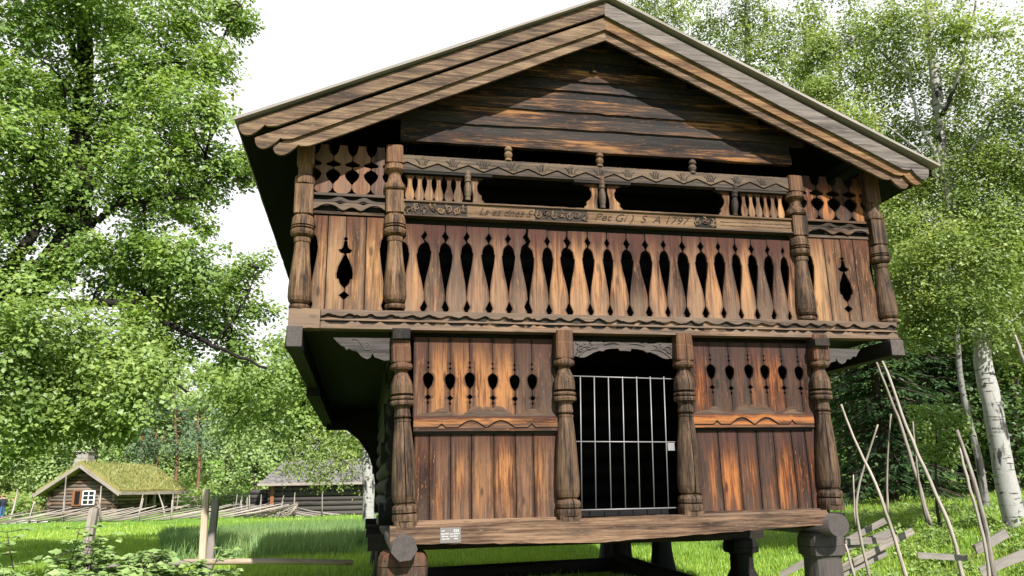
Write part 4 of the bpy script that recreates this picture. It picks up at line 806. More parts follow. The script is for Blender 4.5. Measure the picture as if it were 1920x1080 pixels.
# shaded trees and spruces behind on the right
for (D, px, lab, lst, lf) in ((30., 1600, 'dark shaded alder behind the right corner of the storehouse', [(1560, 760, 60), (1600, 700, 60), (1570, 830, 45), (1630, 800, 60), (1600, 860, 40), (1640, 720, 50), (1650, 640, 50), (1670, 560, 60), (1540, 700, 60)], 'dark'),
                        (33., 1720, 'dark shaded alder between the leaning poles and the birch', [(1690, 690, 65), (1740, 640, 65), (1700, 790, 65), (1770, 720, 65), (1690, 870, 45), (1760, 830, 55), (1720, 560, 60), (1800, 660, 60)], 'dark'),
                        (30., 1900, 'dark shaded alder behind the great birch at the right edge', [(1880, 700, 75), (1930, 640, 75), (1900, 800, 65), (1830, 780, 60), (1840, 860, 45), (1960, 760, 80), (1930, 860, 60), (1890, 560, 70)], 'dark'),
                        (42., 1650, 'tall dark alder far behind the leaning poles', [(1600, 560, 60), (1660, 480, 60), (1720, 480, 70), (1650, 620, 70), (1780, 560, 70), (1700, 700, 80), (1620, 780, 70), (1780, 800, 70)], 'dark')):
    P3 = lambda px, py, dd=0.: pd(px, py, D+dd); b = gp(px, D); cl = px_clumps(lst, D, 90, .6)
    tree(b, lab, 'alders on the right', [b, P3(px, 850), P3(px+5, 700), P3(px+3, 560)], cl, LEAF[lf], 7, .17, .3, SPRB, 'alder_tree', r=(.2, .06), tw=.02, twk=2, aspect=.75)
def spruce(px, D, h, rad, label, lf='spruce', name='spruce_tree', grp='spruces on the right', layers=26):
    b = gp(px, D); o = thing(name, b, label, 'tree', grp); mb = MB(); limb(mb, [b, b+[0, 0, h*.5], b+[0, 0, h]], .22, .03, 8); cl = []
    P, T, B_, N, Ln, R = [[] for _ in range(6)]
    for i in range(layers):
        f = i/layers; z = h*(.08+.92*f); R_ = rad*(1-f)**.85+.12
        for k in range(9):
            a = random.uniform(0, 6.28); e = b+np.array([R_*math.cos(a), R_*math.sin(a), z-R_*.28]); s = b+np.array([0, 0, z]); mb.tube([s, (s+e)/2+[0, 0, .06*R_], e], [.03, .02, .008], 4)
            n = 46; t = RNG.uniform(.12, 1, n)[:, None]; p = s+(e-s)*t+[0, 0, 0]; sd = np.array([-math.sin(a), math.cos(a), 0]); w = RNG.uniform(-1, 1, (n, 1))*.30*R_*(1.05-t)
            P.append(p+sd*w+RNG.normal(0, .04, (n, 3))); d = unit(np.sign(w)*sd*.8+(e-s)/np.linalg.norm(e-s)*.8+RNG.normal(0, .15, (n, 3))+[0, 0, -.3]); T.append(d)
            nl = unit(np.array([0, 0, 1.])+RNG.normal(0, .3, (n, 3))); bb = unit(np.cross(nl, d)); B_.append(bb); N.append(np.cross(d, bb)); Ln.append(RNG.uniform(.16, .34, n)); R.append(RNG.uniform(.1, .9, n))
    mb.build('trunk', SPRB, o); Ln = np.concatenate(Ln); quads('crown', np.concatenate(P), np.concatenate(T), np.concatenate(B_), np.concatenate(N), Ln, Ln*.35, np.concatenate(R), LEAF[lf], o); return o
spruce(1668, 26, 8.5, 2.1, 'dark spruce with branches down to the grass behind the leaning poles'); spruce(1760, 31, 11, 2.5, 'taller dark spruce between the poles and the great birch'); spruce(1585, 37, 10, 2.4, 'dark spruce close beside the right corner post')
spruce(1905, 34, 12, 2.6, 'dark spruce behind the great birch at the right edge')
# sunlit shrub by the right fence
D = 18.; b = gp(1752, D); cl = px_clumps([(1730, 800, 24), (1765, 780, 26), (1790, 815, 24), (1745, 840, 24), (1780, 850, 22), (1720, 770, 14), (1805, 790, 16)], D, 330, .6)
tree(b, 'small sunlit shrub in front of the dark trees beside the great birch', None, [b, b+[0, 0, .6], pd(1755, 800, D)], cl, LEAF['maple'], 6, .085, .14, SPRB, 'shrub', r=(.04, .015), tw=.01, twk=2, cat='shrub')

# far trees on the left: pines, birches and broadleaved trees behind the farmhouse
for (px, D, top, wd2, lab) in ((268, 84, 770, 30, 'tall pine with reddish bare trunk, leftmost of the pine group'), (292, 88, 748, 34, 'tall pine, second from the left in the pine group behind the turf roof'), (330, 86, 735, 36, 'tall pine, third from the left in the pine group behind the turf roof'), (372, 92, 745, 34, 'tall pine, rightmost of the group behind the turf roof')):
    b = gp(px, D); P3 = lambda x, y, dd=0.: pd(x, y, D+dd); cl = px_clumps([(px+random.uniform(-.8, .8)*wd2, top+random.uniform(0, 105), wd2*random.uniform(.3, .6)) for _ in range(17)], D, 16, .8, .6)
    tree(b, lab, 'pines behind the farmhouse', [b, P3(px+2, 850), P3(px-1, 800), P3(px, top)], cl, LEAF['pine'], 7, .42, .5, PINEB, 'pine_tree', r=(.2, .08), tw=.06, twk=1, aspect=.3)
specs = [(20, 95, 800, 70, 'broad pale tree far behind the hay heap at the left edge'), (95, 88, 800, 55, 'yellow-green tree rising behind the chimney of the turf-roofed farmhouse'), (180, 92, 790, 55, 'round yellow-green tree behind the middle of the turf roof'), (235, 98, 800, 50, 'round green tree behind the right half of the turf roof'),
         (425, 100, 770, 60, 'tall soft green tree right of the pine group'), (480, 90, 800, 55, 'rounded bright tree left of the barn'), (545, 96, 770, 60, 'tall green tree behind the left end of the barn'), (620, 92, 790, 60, 'broad green tree behind the middle of the barn roof'), (690, 100, 770, 70, 'large green tree far behind the birch stem'), (330, 105, 790, 60, 'pale green tree far behind the pine trunks'), (-60, 90, 770, 90, 'large tree beyond the left edge of the meadow'), (130, 112, 740, 80, 'tall dim tree farthest behind the turf-roofed farmhouse'), (760, 95, 760, 90, 'large tree seen only between the stilts')]
for (px, D, top, w, lab) in specs:
    b = gp(px, D); P3 = lambda x, y, dd=0.: pd(x, y, D+dd)
    cl = px_clumps([(px+random.uniform(-.75, .75)*w, top+25+random.uniform(0, 1)*(915-top-30), w*random.uniform(.28, .5)) for _ in range(16)], D, 11, .8)
    tree(b, lab, 'far trees beyond the meadow', [b, P3(px, 880), P3(px, top+40)], cl, LEAF['far'], 6, .42, .6, SPRB, 'broadleaf_tree', r=(.3, .1), tw=.05, twk=1, aspect=.7)
# distant wood closing the view, and scrub on the slope
cl = []
for k in range(340):
    a = random.uniform(-.6, 1.05); d = random.uniform(112, 140) if a < .42 else random.uniform(48, 75); x, y = EYE[0]+d*math.sin(a+.05), EYE[1]+d*math.cos(a+.05)
    h = random.uniform(1, 13 if a < .42 else 13); cl.append((x, y, float(ground(x, y))+h, random.uniform(2.5, 4.5), random.uniform(2.2, 4), 90))
o = crown('distant_wood', cl, 6, .75, 1., LEAF['far'], None, .7); tag(o, 'distant mixed wood closing the view behind everything', 'wood', kind='stuff')
cl = []
for k in range(110):
    p = gp(random.uniform(-40, 720), random.uniform(78, 108)); cl.append((p[0], p[1], p[2]+random.uniform(.3, 1.2), random.uniform(1, 2), random.uniform(.8, 1.5), 46))
o = crown('scrub', cl, 6, .35, .5, LEAF['maple'], None, .7); tag(o, 'bright green scrub covering the slope behind the farm buildings', 'scrub', kind='stuff')
# ------------------------------------------------------------------ grass
def blades(name, n, sampler, hgt, wid, mat, label):
    x, y = sampler(n); z = ground(x, y); n = len(x); P = np.stack([x, y, z-.01], 1); T = unit(np.stack([RNG.normal(0, .28, n), RNG.normal(0, .28, n), np.ones(n)], 1))
    a = RNG.uniform(0, 6.28, n); s = np.stack([np.cos(a), np.sin(a), np.zeros(n)], 1); B_ = unit(s-T*(s*T).sum(1)[:, None]); N = np.cross(T, B_)
    d = np.hypot(x-EYE[0], y-EYE[1]); ln = hgt*RNG.uniform(.45, 1.2, n); o = quads(name, P, T, B_, N, ln, wid*np.maximum(1, d/22), np.clip(.45+.25*np.sin(x*.35)*np.cos(y*.22)+RNG.normal(0, .2, n), 0, 1), mat, None, .1)
    return tag(o, label, 'grass', kind='stuff')
def polar(px0, px1, d0, d1, keep=None):
    def f(n):
        px = RNG.uniform(px0, px1, n); u = RNG.uniform(0, 1, n); d = 1/((1-u)/d0+u/d1)             # even in the picture's height
        d = .6*d+.4*RNG.uniform(d0, d1, n)
        az = np.arctan2((px-960)/F, 1.)+YAW; x, y = EYE[0]+d*np.sin(az), EYE[1]+d*np.cos(az); k = ~((np.abs(x) < 2.9) & (y > -.5) & (y < 3.5))
        if keep is not None: k &= keep(x, y)
        return x[k], y[k]
    return f
blades('meadow_grass', 110000, polar(-150, 1100, 11, 56), .20, .022, LEAF['grass'], 'short sunlit meadow grass between the storehouse and the farm buildings')
blades('lawn_grass', 70000, polar(950, 2050, 10, 34), .13, .018, LEAF['grass'], 'thin grass on the slope at the right and behind the stilts')
blades('tall_oats', 42000, polar(330, 760, 20, 33, lambda x, y: np.sin(x*.9)+np.cos(y*.7) > -1.2), .62, .022, LEAF['oats'], 'tall pale green oats standing in the meadow left of the storehouse')
# low leafy weeds on the right slope
cl = []
for k in range(240):
    p = gp(random.uniform(1560, 1990), random.uniform(11.5, 22)); cl.append((p[0], p[1], p[2]+.06, random.uniform(.1, .3), random.uniform(.05, .16), 16))
o = crown('leafy_weeds', cl, 5, .07, .08, LEAF['maple'], None, .7); tag(o, 'low leafy weeds scattered through the grass on the right slope', 'weeds', kind='stuff')
# track and hay strip at the far left
def sheet(name, pts, mat, lift=.012):
    mb = MB(); n = len(pts); v = [(p[0], p[1], float(ground(p[0], p[1]))+lift) for p in pts]; mb.add(v, [tuple(range(n))], v); o = mb.build(name, mat); return tag(o, kind='structure')
GRAVEL = plain('pale_gravel', (.52, .49, .44), .95, .2, 3)
def strip_sheet(name, a, b, w, mat, n=24):
    mb = MB(); a, b = np.array(a[:2]), np.array(b[:2]); d = (b-a)/np.linalg.norm(b-a); s = np.array([-d[1], d[0]]); v, f = [], []
    for i in range(n+1):
        c = a+(b-a)*i/n
        for k in (-1, 1):
            q = c+s*k*w/2*(1+.12*math.sin(i*1.3+k)); v.append((q[0], q[1], float(ground(*q))+.02))
        if i: f.append((2*i-2, 2*i-1, 2*i+1, 2*i))
    mb.add(v, f, v); return tag(mb.build(name, mat), kind='structure')
BOUNCE_BROWN = plain('bounce_sheet_brown', (.16, .125, .09), .95, .35, 2.)
strip_sheet('bounce_sheet', np.array([-16., -5.2]), np.array([14., -5.2]), 8.6, BOUNCE_BROWN, 60)  # unseen sheet of dark ground, added to cut green bounce under the eaves
strip_sheet('gravel_track', gp(-200, 62), gp(95, 63), 5., GRAVEL)
HAY = barkmat('hay', (.26, .18, .07), (.52, .38, .18), 6, 1.)
o = thing('hay_heap', gp(12, 92), 'low heap of straw-coloured hay at the far left edge of the meadow', 'hay heap'); mb = MB(); g_ = gp(12, 92)
v, f = [], []
for j in range(9):
    for i in range(24):
        a = i/24*6.283; r = 5.*math.cos(j/8*math.pi/2)**.7*(1+.1*math.sin(3*a)); v.append((g_[0]+r*math.cos(a)*1.3, g_[1]+r*math.sin(a), g_[2]-.1+1.7*math.sin(j/8*math.pi/2)+RNG.normal(0, .05)))
for j in range(8):
    for i in range(24): f.append((j*24+i, j*24+(i+1) % 24, (j+1)*24+(i+1) % 24, (j+1)*24+i))
mb.add(v, f, v, smooth=True); mb.build('heap', HAY, o)

# ------------------------------------------------------------------ farm buildings far left
def local(origin, rot):
    c, s = math.cos(rot), math.sin(rot); return (np.array([[c, -s, 0], [s, c, 0], [0, 0, 1]]), np.array(origin, float))
STONE = plain('fieldstone', (.27, .245, .215), .9, .45, 3.); WHITE = plain('white_paint', (.78, .77, .74), .5, .05); PANE = plain('dark_pane', (.02, .022, .025), .15, .2); TURF = plain('turf', (.22, .20, .06), .95, .4, 1.2)
m, t, b_ = new_mat('red_plank'); b_.inputs['Base Color'].default_value = (.22, .085, .035, 1); REDP = m
D = 71.; g0 = gp(218, D); az = math.atan2(g0[0]-EYE[0], g0[1]-EYE[1])
rot = -az+math.radians(-24)*-1                               # local x runs along the gable, local y along the ridge
Wc, Lc, hw, hr = 5.1, 10.8, 2.0, 3.7
rot = math.atan2(-(g0[0]-EYE[0]), g0[1]-EYE[1])-math.radians(27)
cab = thing('log_farmhouse', g0, 'small brown log farmhouse with grassy turf roof and stone chimney', 'farmhouse'); Mx = local(g0, rot)
def lb(): q = MB(); q.M = Mx; return q
def logs(mb, p0, p1, z0, z1, n, skip=None):
    p0, p1 = np.array(p0, float), np.array(p1, float); h = (z1-z0)/n
    for i in range(n): z = z0+h*(i+.5); mb.tube([(*(p0), z), (*((p0+p1)/2), z+RNG.normal(0, .01)), (*p1, z)], h*.53, 8, jit=.02)
x0, x1 = -Wc, 0.
mb = lb(); logs(mb, (x0-.25, 0), (x1+.25, 0), -.1, hw, 8)
for i in range(6): z = hw+.14+i*.28; e = (z-hw)/(hr-hw)*Wc/2; mb.tube([(x0+e, 0, z), (x1-e, 0, z)], .15, 8, jit=.02)
logs(mb, (x1, -.25), (x1, Lc*.45), -.1, hw, 8); logs(mb, (x0, -.25), (x0, Lc+.2), -.1, hw, 8); logs(mb, (x0, Lc), (x1, Lc), -.1, hw, 8); mb.build('wall', W['log'], cab)
mb = lb()
mb.box((x1-1.6, Lc*.45, 0), (x1-1.5, Lc, hw+.1), 2); mb.build('porch_wall', REDP, cab)
for y in (Lc*.45+.3, Lc*.63, Lc*.8, Lc-.1):
    mb = lb(); mb.box((x1-.12, y, -.1), (x1+.06, y+.16, hw)); mb.build('porch_post', W['palegrey'], cab)
mb = lb(); mb.box((x1-.1, Lc*.45, .75), (x1+.02, Lc, .9)); mb.build('porch_rail', W['log'], cab)
mb = lb(); oh = .75; cx = (x0+x1)/2; sl = (hr-hw)/(Wc/2)
n = 14
for s in (-1, 1):
    v, f = [], []
    for j in range(n+1):
        for i in range(9):
            u = i/8; xx = cx+s*u*(Wc/2+oh); zz = hr+.28-sl*u*(Wc/2+oh); v.append((xx, -.9+(Lc+1.8)*j/n, zz+.30+.05*RNG.normal())); 
    k = len(v)
    v += [(p[0], p[1], p[2]-.38) for p in v]
    for j in range(n):
        for i in range(8): a = j*9+i; f.append((a, a+1, a+10, a+9)); f.append((k+a, k+a+9, k+a+10, k+a+1))
    for i in range(8): f.append((i, k+i, k+i+1, i+1)); f.append((n*9+i, n*9+i+1, k+n*9+i+1, k+n*9+i))
    for j in range(n): f.append((j*9+8, k+j*9+8, k+j*9+17, j*9+17))
    mb.add(v, f, v)
rf = mb.build('roof', TURF, cab)
mb = lb()
for s in (-1, 1):
    a = np.array([cx, -1.0, hr+.26]); e = np.array([cx+s*(Wc/2+oh+.1), -1.0, hr+.26-sl*(Wc/2+oh+.1)]); mb.beam(a, e, .12, .24, n=3)
    mb.beam((e[0], -1.0, e[2]+.1), (e[0], Lc+.95, e[2]+.1), .16, .24, n=5)
mb.build('bargeboard', W['palegrey'], rf)
# grass on the turf, its own blades
n = 5200; s = RNG.choice((-1, 1), n); u = RNG.uniform(0, 1, n); yy = RNG.uniform(-.85, Lc+.85, n); lp = np.stack([cx+s*u*(Wc/2+oh), yy, hr+.55-sl*u*(Wc/2+oh)], 1) @ Mx[0].T+Mx[1]
T = unit(np.stack([RNG.normal(0, .4, n), RNG.normal(0, .4, n), np.ones(n)], 1)); B_ = unit(np.cross(T, RNG.normal(0, 1, (n, 3)))); quads('turf_grass', lp, T, B_, np.cross(T, B_), RNG.uniform(.12, .42, n), .07, np.clip(RNG.normal(.6, .25, n), 0, 1), LEAF['turf'], rf)
mb = lb()
for i in range(6):
    w = .66-.03*i; mb.box((cx-.75-w, .95-w+RNG.normal(0, .02), hr-.8+i*.34), (cx-.75+w, .95+w, hr-.8+(i+1)*.34-.02))
for (a, e) in ((-.5, -.3), (-.1, .12), (.3, .5)): mb.box((cx-.75+a, .45, hr+1.24), (cx-.75+e, 1.45, hr+1.40))
mb.box((cx-.75-.62, .35, hr+1.40), (cx-.75+.62, 1.55, hr+1.48)); ch = mb.build('chimney', STONE, rf)
mb = lb(); mb.box((cx-.3+.35, -.24, .95), (cx-.3+1.35, -.17, 2.05)); wf = mb.build('window', WHITE, cab)
for i in range(2):
    for j in range(3):
        mb = lb(); mb.box((cx+.05+.1+i*.45, -.26, 1.03+j*.34), (cx+.05+.1+i*.45+.36, -.243, 1.03+j*.34+.27)); mb.build('pane', PANE, wf)
mb = lb(); mb.box((cx-.75, -.22, .9), (cx-.02, -.17, 2.1)); sh = mb.build('shutter', REDP, cab)
mb = lb(); mb.box((cx-.55, -.24, 1.0), (cx-.15, -.225, 2.02)); mb.build('opening', W['inner'], sh)
# barn
D = 59.; g1 = gp(512, D); rot2 = math.atan2(-(g1[0]-EYE[0]), g1[1]-EYE[1])-math.radians(6)
barn = thing('log_barn', g1, 'long low grey log barn with shingled roof behind the roundpole fence', 'barn'); Mx = local(g1, rot2)
Lb, Wb, hb, hrb = 15., 6.5, 2.0, 3.75
mb = lb(); logs(mb, (-.3, 0), (Lb, 0), -.1, hb, 6); logs(mb, (-1.6, .6), (-.2, .6), -.1, hb-.2, 6); logs(mb, (0, 0), (0, Wb), -.1, hb, 6); logs(mb, (0, Wb), (Lb, Wb), -.1, hb, 6); logs(mb, (Lb, 0), (Lb, Wb), -.1, hb, 6)
mb.box((.1, .2, hb-.1), (Lb, .3, hb+.45)); mb.build('wall', W['greylog'], barn)
mb = lb(); mb.box((-.12, -.24, -.1), (.12, -.1, hb)); mb.build('corner_board', REDP, barn)
mb = lb(); rows = 13
for r_ in range(rows):
    u0, u1 = r_/rows, (r_+1)/rows; ya, yb = -.9+(Wb/2+.9)*u0, -.9+(Wb/2+.9)*u1+.12; za, zb = hb+.15+(hrb-hb)*u0, hb+.15+(hrb-hb)*u1
    x = -.9+1.5*u0
    while x < Lb+.6:
        w = random.uniform(.3, .55); d_ = RNG.normal(0, .015); mb.hexa([(x, ya, za+d_), (x+w-.03, ya, za+d_), (x, yb, zb-.03+d_), (x+w-.03, yb, zb-.03+d_), (x, ya, za+.06+d_), (x+w-.03, ya, za+.06+d_), (x, yb, zb+.03+d_), (x+w-.03, yb, zb+.03+d_)], 1); x += w
br = mb.build('roof', W['shingle'], barn)
mb = lb(); mb.hexa([(.4, Wb/2, hrb), (Lb+.6, Wb/2, hrb), (-.9, Wb+.9, hb), (Lb+.6, Wb+.9, hb), (.4, Wb/2, hrb+.14), (Lb+.6, Wb/2, hrb+.14), (-.9, Wb+.9, hb+.14), (Lb+.6, Wb+.9, hb+.14)]); mb.build('rear_slope', W['shingle'], br)
mb = lb(); mb.beam((-.95, -.95, hb+.12), (Lb+.6, -.95, hb+.12), .1, .16, n=8); mb.build('eaves_board', W['palegrey'], br)

# ------------------------------------------------------------------ fences
def rp_fence(label, pts, slant, hgt, nst, mat, rails=7, name='roundpole_fence', stick=.05):
    a = np.array(pts[0]); o = thing(name, a, label, 'fence', 'roundpole fences'); mb = MB(); pts = [np.array(p) for p in pts]; seg = np.cumsum([0]+[np.linalg.norm((pts[i+1]-pts[i])[:2]) for i in range(len(pts)-1)])
    def along(s):
        q = np.array([np.interp(s, seg, [p[k] for p in pts]) for k in (0, 1)]); return np.array([q[0], q[1], float(ground(*q))])
    s = 0.
    while s < seg[-1]:
        p0 = along(s); p1 = along(min(seg[-1], s+slant)); dz = RNG.normal(0, .06)
        mb.tube([p0+[0, 0, .06], (p0+p1)/2+[0, 0, hgt*.5+RNG.normal(0, .04)], p1+[0, 0, hgt+dz]], [.045, .042, .025], 6, jit=.08); s += random.uniform(.22, .42)*slant/2.6
    mb.build('slanting_rails', mat, o)  # one mesh holding all the slanting rails of this fence
    for k in range(nst):
        p = along(seg[-1]*(k+.5)/nst+RNG.normal(0, .15)); lean = RNG.normal(0, .13, 2)
        for dd in (-1, 1):
            h = hgt*random.uniform(1.25, 2.0); q = p+np.array([0, dd*.09, 0]); mb = MB(); mb.tube([q-[0, 0, .1], q+[lean[0]*.5, lean[1]*.5, h*.5], q+[lean[0]*1.1, lean[1]*1.1, h]], [stick, stick*.9, stick*.5], 6, jit=.08); mb.build('stake', mat, o)
    return o
rp_fence('long roundpole fence of slanting rails in front of the farmhouse', [gp(-60, 60), gp(100, 59), gp(300, 56), gp(500, 55), gp(560, 54)], 4.2, .85, 9, W['palegrey'])
rp_fence('roundpole fence of slanting rails in front of the grey barn', [gp(640, 53.5), gp(560, 54.5), gp(470, 57), gp(440, 66)][::1], 4.0, .8, 7, W['grey'])
o = thing('pasture_fence', gp(345, 78), 'thin horizontal rail fence between the farmhouse and the barn', 'fence', None)
for k, px in enumerate((335, 358, 366, 374, 400, 430, 458, 480)): p = gp(px, 78); mb = MB(); mb.tube([p-[0, 0, .1], p+[.05*(-1)**k, 0, 1.5]], [.05, .04], 6); mb.build('post', W['palegrey'], o)
mb = MB(); a, e = gp(325, 78), gp(490, 78)
for z in (.5, .95, 1.3): mb.tube([a+[0, 0, z], (a+e)/2+[0, 0, z+.05], e+[0, 0, z]], .04, 6)
mb.build('rail', W['palegrey'], o)
# poles stuck up beside the farmhouse
for i, (x0_, y0_, x1_, y1_, lab) in enumerate(((118, 960, 124, 892, 'pole leaning against the left of the farmhouse gable'), (183, 955, 190, 912, 'slanting pole before the right of the farmhouse gable'), (311, 968, 297, 924, 'pole slanting across the farmhouse porch'), (20, 958, 33, 918, 'thin pole standing by the track at the far left'))):
    p, q = pd(x0_, y0_, 61), pd(x1_, y1_, 63.5); p[2] = float(ground(p[0], p[1]))-.05; o = MB(); o.tube([p, (p+q)/2+[.05, 0, 0], q], [.06, .055, .04], 6, jit=.05); tag(o.build('pole', W['palegrey']), lab, 'pole', 'poles by the farmhouse')
# posts and rail in the near left
def stake(px, D, ytop, r, label, mat, name='fence_post', px2=None):
    b = gp(px, D); tp = pd(px2 or px, ytop, D); mb = MB(); mb.lathe(b-[0, 0, .2], tp, [(0, r, .4), (.5, r*.97, .4), (.97, r*.92, .5), (1, r*.85, .5)], 12, jit=.03); return tag(mb.build(name, mat), label, 'fence post', 'fence posts in the meadow')
stake(170, 13.5, 953, .075, 'squat grey fence post among the brambles at the left', W['grey'], px2=177); stake(392, 12.6, 917, .055, 'tall pale round post, left one of the pair in the meadow', W['peeled'], px2=387); stake(400, 12.9, 936, .06, 'grey weathered post, right one of the pair in the meadow', W['grey'], px2=405)
for (a, e, D, r, lab) in (((345, 1054), (662, 1055), 11.8, .042, 'pale peeled rail ending in the open left of the storehouse'), ((172, 1062), (345, 1056), 12.4, .04, 'grey rail running behind the brambles')):
    p, q = pd(*a, D), pd(*e, D-.2); mb = MB(); mb.tube([p, (p+q)/2+[0, 0, .015], q], [r, r*.98, r*.9], 10, jit=.02); tag(mb.build('fence_rail', W['peeled' if a[0] == 345 else 'grey']), lab, 'fence rail', 'rails by the brambles')
# right: poles leaning by the gallery, roundpole fence with crossing stakes
def stick(pts, D, r, mat, parent=None, name='stake'):
    q = [pd(p[0], p[1], D+(p[2] if len(p) > 2 else 0)) for p in pts]; mb = MB(); sp = smooth_path(q, 4); n = len(sp); r *= .8 if name != 'rail' else 1.0; mb.tube(sp+np.concatenate([np.zeros((1, 3)), RNG.normal(0, .003, (n-2, 3)), np.zeros((1, 3))]), np.linspace(r*1.05, r*.6, n) if name != 'rail' else r*.9, 8, jit=.05); return mb.build(name, mat, parent)
tag(stick([(1745, 985), (1720, 900), (1690, 800), (1665, 735), (1640, 672)], 13.2, .036, W['palegrey'], None, 'pole'), 'long pale pole leaning up to the gallery, left one of the two', 'pole', 'long poles leaning by the gallery')
tag(stick([(1808, 1095), (1785, 1000), (1745, 905), (1700, 800), (1668, 710), (1650, 668)], 12.8, .036, W['palegrey'], None, 'pole'), 'long pale pole leaning up to the gallery, right one of the two', 'pole', 'long poles leaning by the gallery')
b = gp(1650, 13.); fe = thing('roundpole_fence', b, 'tumbledown roundpole fence with crossing stakes right of the storehouse', 'fence', 'roundpole fences')
for pts, r in (([(1700, 1090), (1676, 1005), (1640, 905), (1600, 820), (1577, 758)], .034), ([(1632, 1090), (1612, 1000), (1606, 940), (1622, 870), (1646, 796)], .026), ([(1664, 965), (1664, 860), (1671, 776)], .020), ([(1738, 980), (1722, 900), (1712, 790)], .022), ([(1604, 985), (1600, 890)], .018), ([(1604, 1090), (1585, 1020)], .03)): stick(pts, 13., r, W['palegrey'], fe)
def split_rail(a, e, D, w, h, parent):
    mb = MB(); p, q = pd(*a, D), pd(*e, D+.1); mb.beam(p-(q-p)*.22, q+(q-p)*.12, w, h, n=6, jit=.003); mb.build('rail', W['grey'], parent)
for a, e, w, h in (((1495, 1062), (1642, 985), .06, .085), ((1545, 1042), (1664, 1000), .05, .09), ((1585, 1062), (1698, 1002), .05, .09), ((1600, 1015), (1672, 1012), .06, .09), ((1560, 1085), (1650, 1040), .05, .1)): split_rail(a, e, 13.2, w, h, fe)
b = gp(1850, 11.5); fe2 = thing('roundpole_fence', b, 'two grey stakes and broken rails of a fence at the lower right', 'fence', 'roundpole fences')
for pts, r in (([(1866, 1095), (1850, 1000), (1825, 900), (1794, 806)], .042), ([(1858, 1095), (1845, 1010), (1818, 915), (1800, 840)], .03)): stick(pts, 11.5, r, W['grey'], fe2)
for a, e, w, h in (((1858, 1065), (1950, 1028), .06, .11), ((1838, 1026), (1882, 1002), .06, .11), ((1735, 1042), (1805, 1046), .05, .07)): split_rail(a, e, 11.7, w, h, fe2)
tag(stick([(1925, 690), (1912, 655), (1903, 628)], 12.5, .03, W['palegrey'], None, 'pole'), 'slanting bare pole cut by the right edge of the view', 'pole', None)

# ------------------------------------------------------------------ brambles in the near left
def bramble(px, D, hpx, n, label):
    b = gp(px, D); o = thing('bramble_bush', b, label, 'bush', 'bramble bushes'); mb = MB(); P, T, B_, N, Ln, R = [[] for _ in range(6)]
    for k in range(n):
        a = random.uniform(0, 6.28); h = (1.26+hpx)*random.uniform(.72, 1.03); r = random.uniform(.1, .5); top = b+np.array([r*math.cos(a)*1.4, r*math.sin(a), h]); st = b+np.array([r*.5*math.cos(a), r*.5*math.sin(a), 0])
        p = smooth_path([st, (st+top)/2+[0, 0, .1], top], 6); mb.tube(p, np.linspace(.009, .004, len(p)), 5)
        for q in p[4:]:
            for s in range(3):
                c = random.uniform(0, 6.28); out_ = np.array([math.cos(c), math.sin(c), .15]); e = q+out_*random.uniform(.06, .16); mb.tube([q, e], [.003, .002], 4); tone = random.gauss(.55, .2)
                for l in range(5):
                    d = unit(out_*.8+np.array([math.cos(c+(l-2)*.8), math.sin(c+(l-2)*.8), random.uniform(-.55, .1)])); nl = unit(np.array([0, 0, .8])+SUNV*.6+RNG.normal(0, .35, 3)); bb = unit(np.cross(nl, d)); P.append(e); T.append(d); B_.append(bb); N.append(np.cross(d, bb)); Ln.append(random.uniform(.06, .115)); R.append(tone+random.gauss(0, .08))
    mb.build('stem', SPRB, o); P, T, B_, N = map(np.array, (P, T, B_, N)); Ln = np.array(Ln); quads('foliage', P, T, B_, N, Ln, Ln*.62, np.array(R), LEAF['bramble'], o); return o
for (px, D, h, n, lab) in ((120, 9.2, .02, 9, 'tallest bramble bush with upright shoots near the left edge'), (20, 9.0, -.38, 17, 'bramble bush at the lower left corner'), (80, 8.6, -.36, 17, 'low bramble bush below the tallest shoots'), (185, 8.8, -.40, 16, 'low bramble bush just left of the squat grey post'), (265, 9.2, -.27, 17, 'bramble bush right of the squat grey post'), (325, 9.0, -.24, 16, 'bramble bush left of the pair of posts'), (385, 9.3, -.42, 14, 'low bramble sprays at the foot of the pair of posts'), (225, 8.4, -.42, 15, 'lowest bramble bush at the bottom edge')): bramble(px, D, h, n, lab)
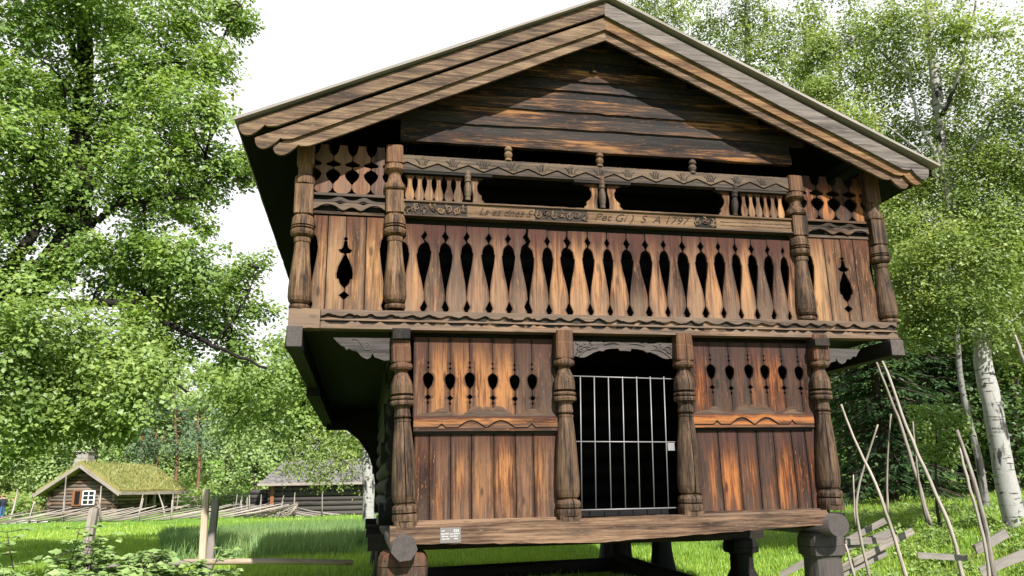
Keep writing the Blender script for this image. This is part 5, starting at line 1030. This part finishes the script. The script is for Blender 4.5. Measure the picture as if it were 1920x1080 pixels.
# ------------------------------------------------------------------ two walkers far off
def person(px, D, label, jacket, legs, hgt, face):
    b = gp(px, D); o = thing('person', b, label, 'person', None); k = hgt/1.75; c, s = math.cos(face), math.sin(face); R_ = lambda x, y, z: tuple(b+np.array([(x*c-y*s)*k, (x*s+y*c)*k, z*k]))
    J = [((0, 0, .95), .15), ((0, 0, 1.2), .16), ((0, 0, 1.42), .15), ((0, .01, 1.52), .06), ((0, .02, 1.66), .105), ((.09, 0, .9), .10), ((.10, .06, .5), .075), ((.10, .02, .08), .05), ((.10, .16, .04), .045), ((-.09, 0, .9), .10), ((-.10, -.05, .5), .075), ((-.10, -.16, .1), .05), ((-.10, -.02, .05), .045), ((.2, 0, 1.4), .075), ((.26, -.06, 1.12), .055), ((.25, .10, .92), .04), ((-.2, 0, 1.4), .075), ((-.26, .04, 1.12), .055), ((-.24, .2, .95), .04), ((0, .02, 1.74), .085)]
    E_ = [(0, 1), (1, 2), (2, 3), (3, 4), (4, 19), (0, 5), (5, 6), (6, 7), (7, 8), (0, 9), (9, 10), (10, 11), (11, 12), (2, 13), (13, 14), (14, 15), (2, 16), (16, 17), (17, 18)]
    m = bpy.data.meshes.new('body'); m.from_pydata([tuple(np.array(R_(*p))-b) for p, _ in J], E_, []); ob = bpy.data.objects.new('body', m); C.objects.link(ob); sk = ob.modifiers.new('skin', 'SKIN'); ob.modifiers.new('sub', 'SUBSURF').levels = 1
    for i, (_, r) in enumerate(J): m.skin_vertices[0].data[i].radius = (r*k, r*k)
    m.skin_vertices[0].data[0].use_root = True; bpy.context.view_layer.update(); ev = ob.evaluated_get(bpy.context.evaluated_depsgraph_get()); me = bpy.data.meshes.new_from_object(ev); bpy.data.objects.remove(ob); ob = bpy.data.objects.new('body', me); C.objects.link(ob); ob.parent = o
    me.materials.clear()
    for mt in (jacket, legs, SKIN, HAIR): me.materials.append(mt)
    for f in me.polygons: z = f.center.z/k; f.material_index = 3 if z > 1.69 or (z > 1.58 and (f.center.x*s*-1+f.center.y*c)/k < .0) else 2 if z > 1.5 else 0 if z > .9 else 1; f.use_smooth = True
SKIN = plain('skin', (.55, .33, .24), .6, .05); HAIR = plain('hair', (.04, .028, .02), .7, .2)
person(3, 78, 'walker in dark blue jacket, left one of two at the far left edge', plain('navy_cloth', (.03, .04, .09), .8, .2), plain('denim', (.06, .09, .17), .8, .2), 1.75, .6); person(11, 77.5, 'walker in dark jacket and blue jeans, right one of two at the far left edge', plain('dark_cloth', (.02, .022, .035), .8, .2), plain('blue_denim', (.05, .10, .24), .8, .2), 1.8, .4)
for o in S.objects:
    if o.type == 'MESH' and o.parent is None and not o.get('kind') and not o.get('category'): print('UNTAGGED', o.name)
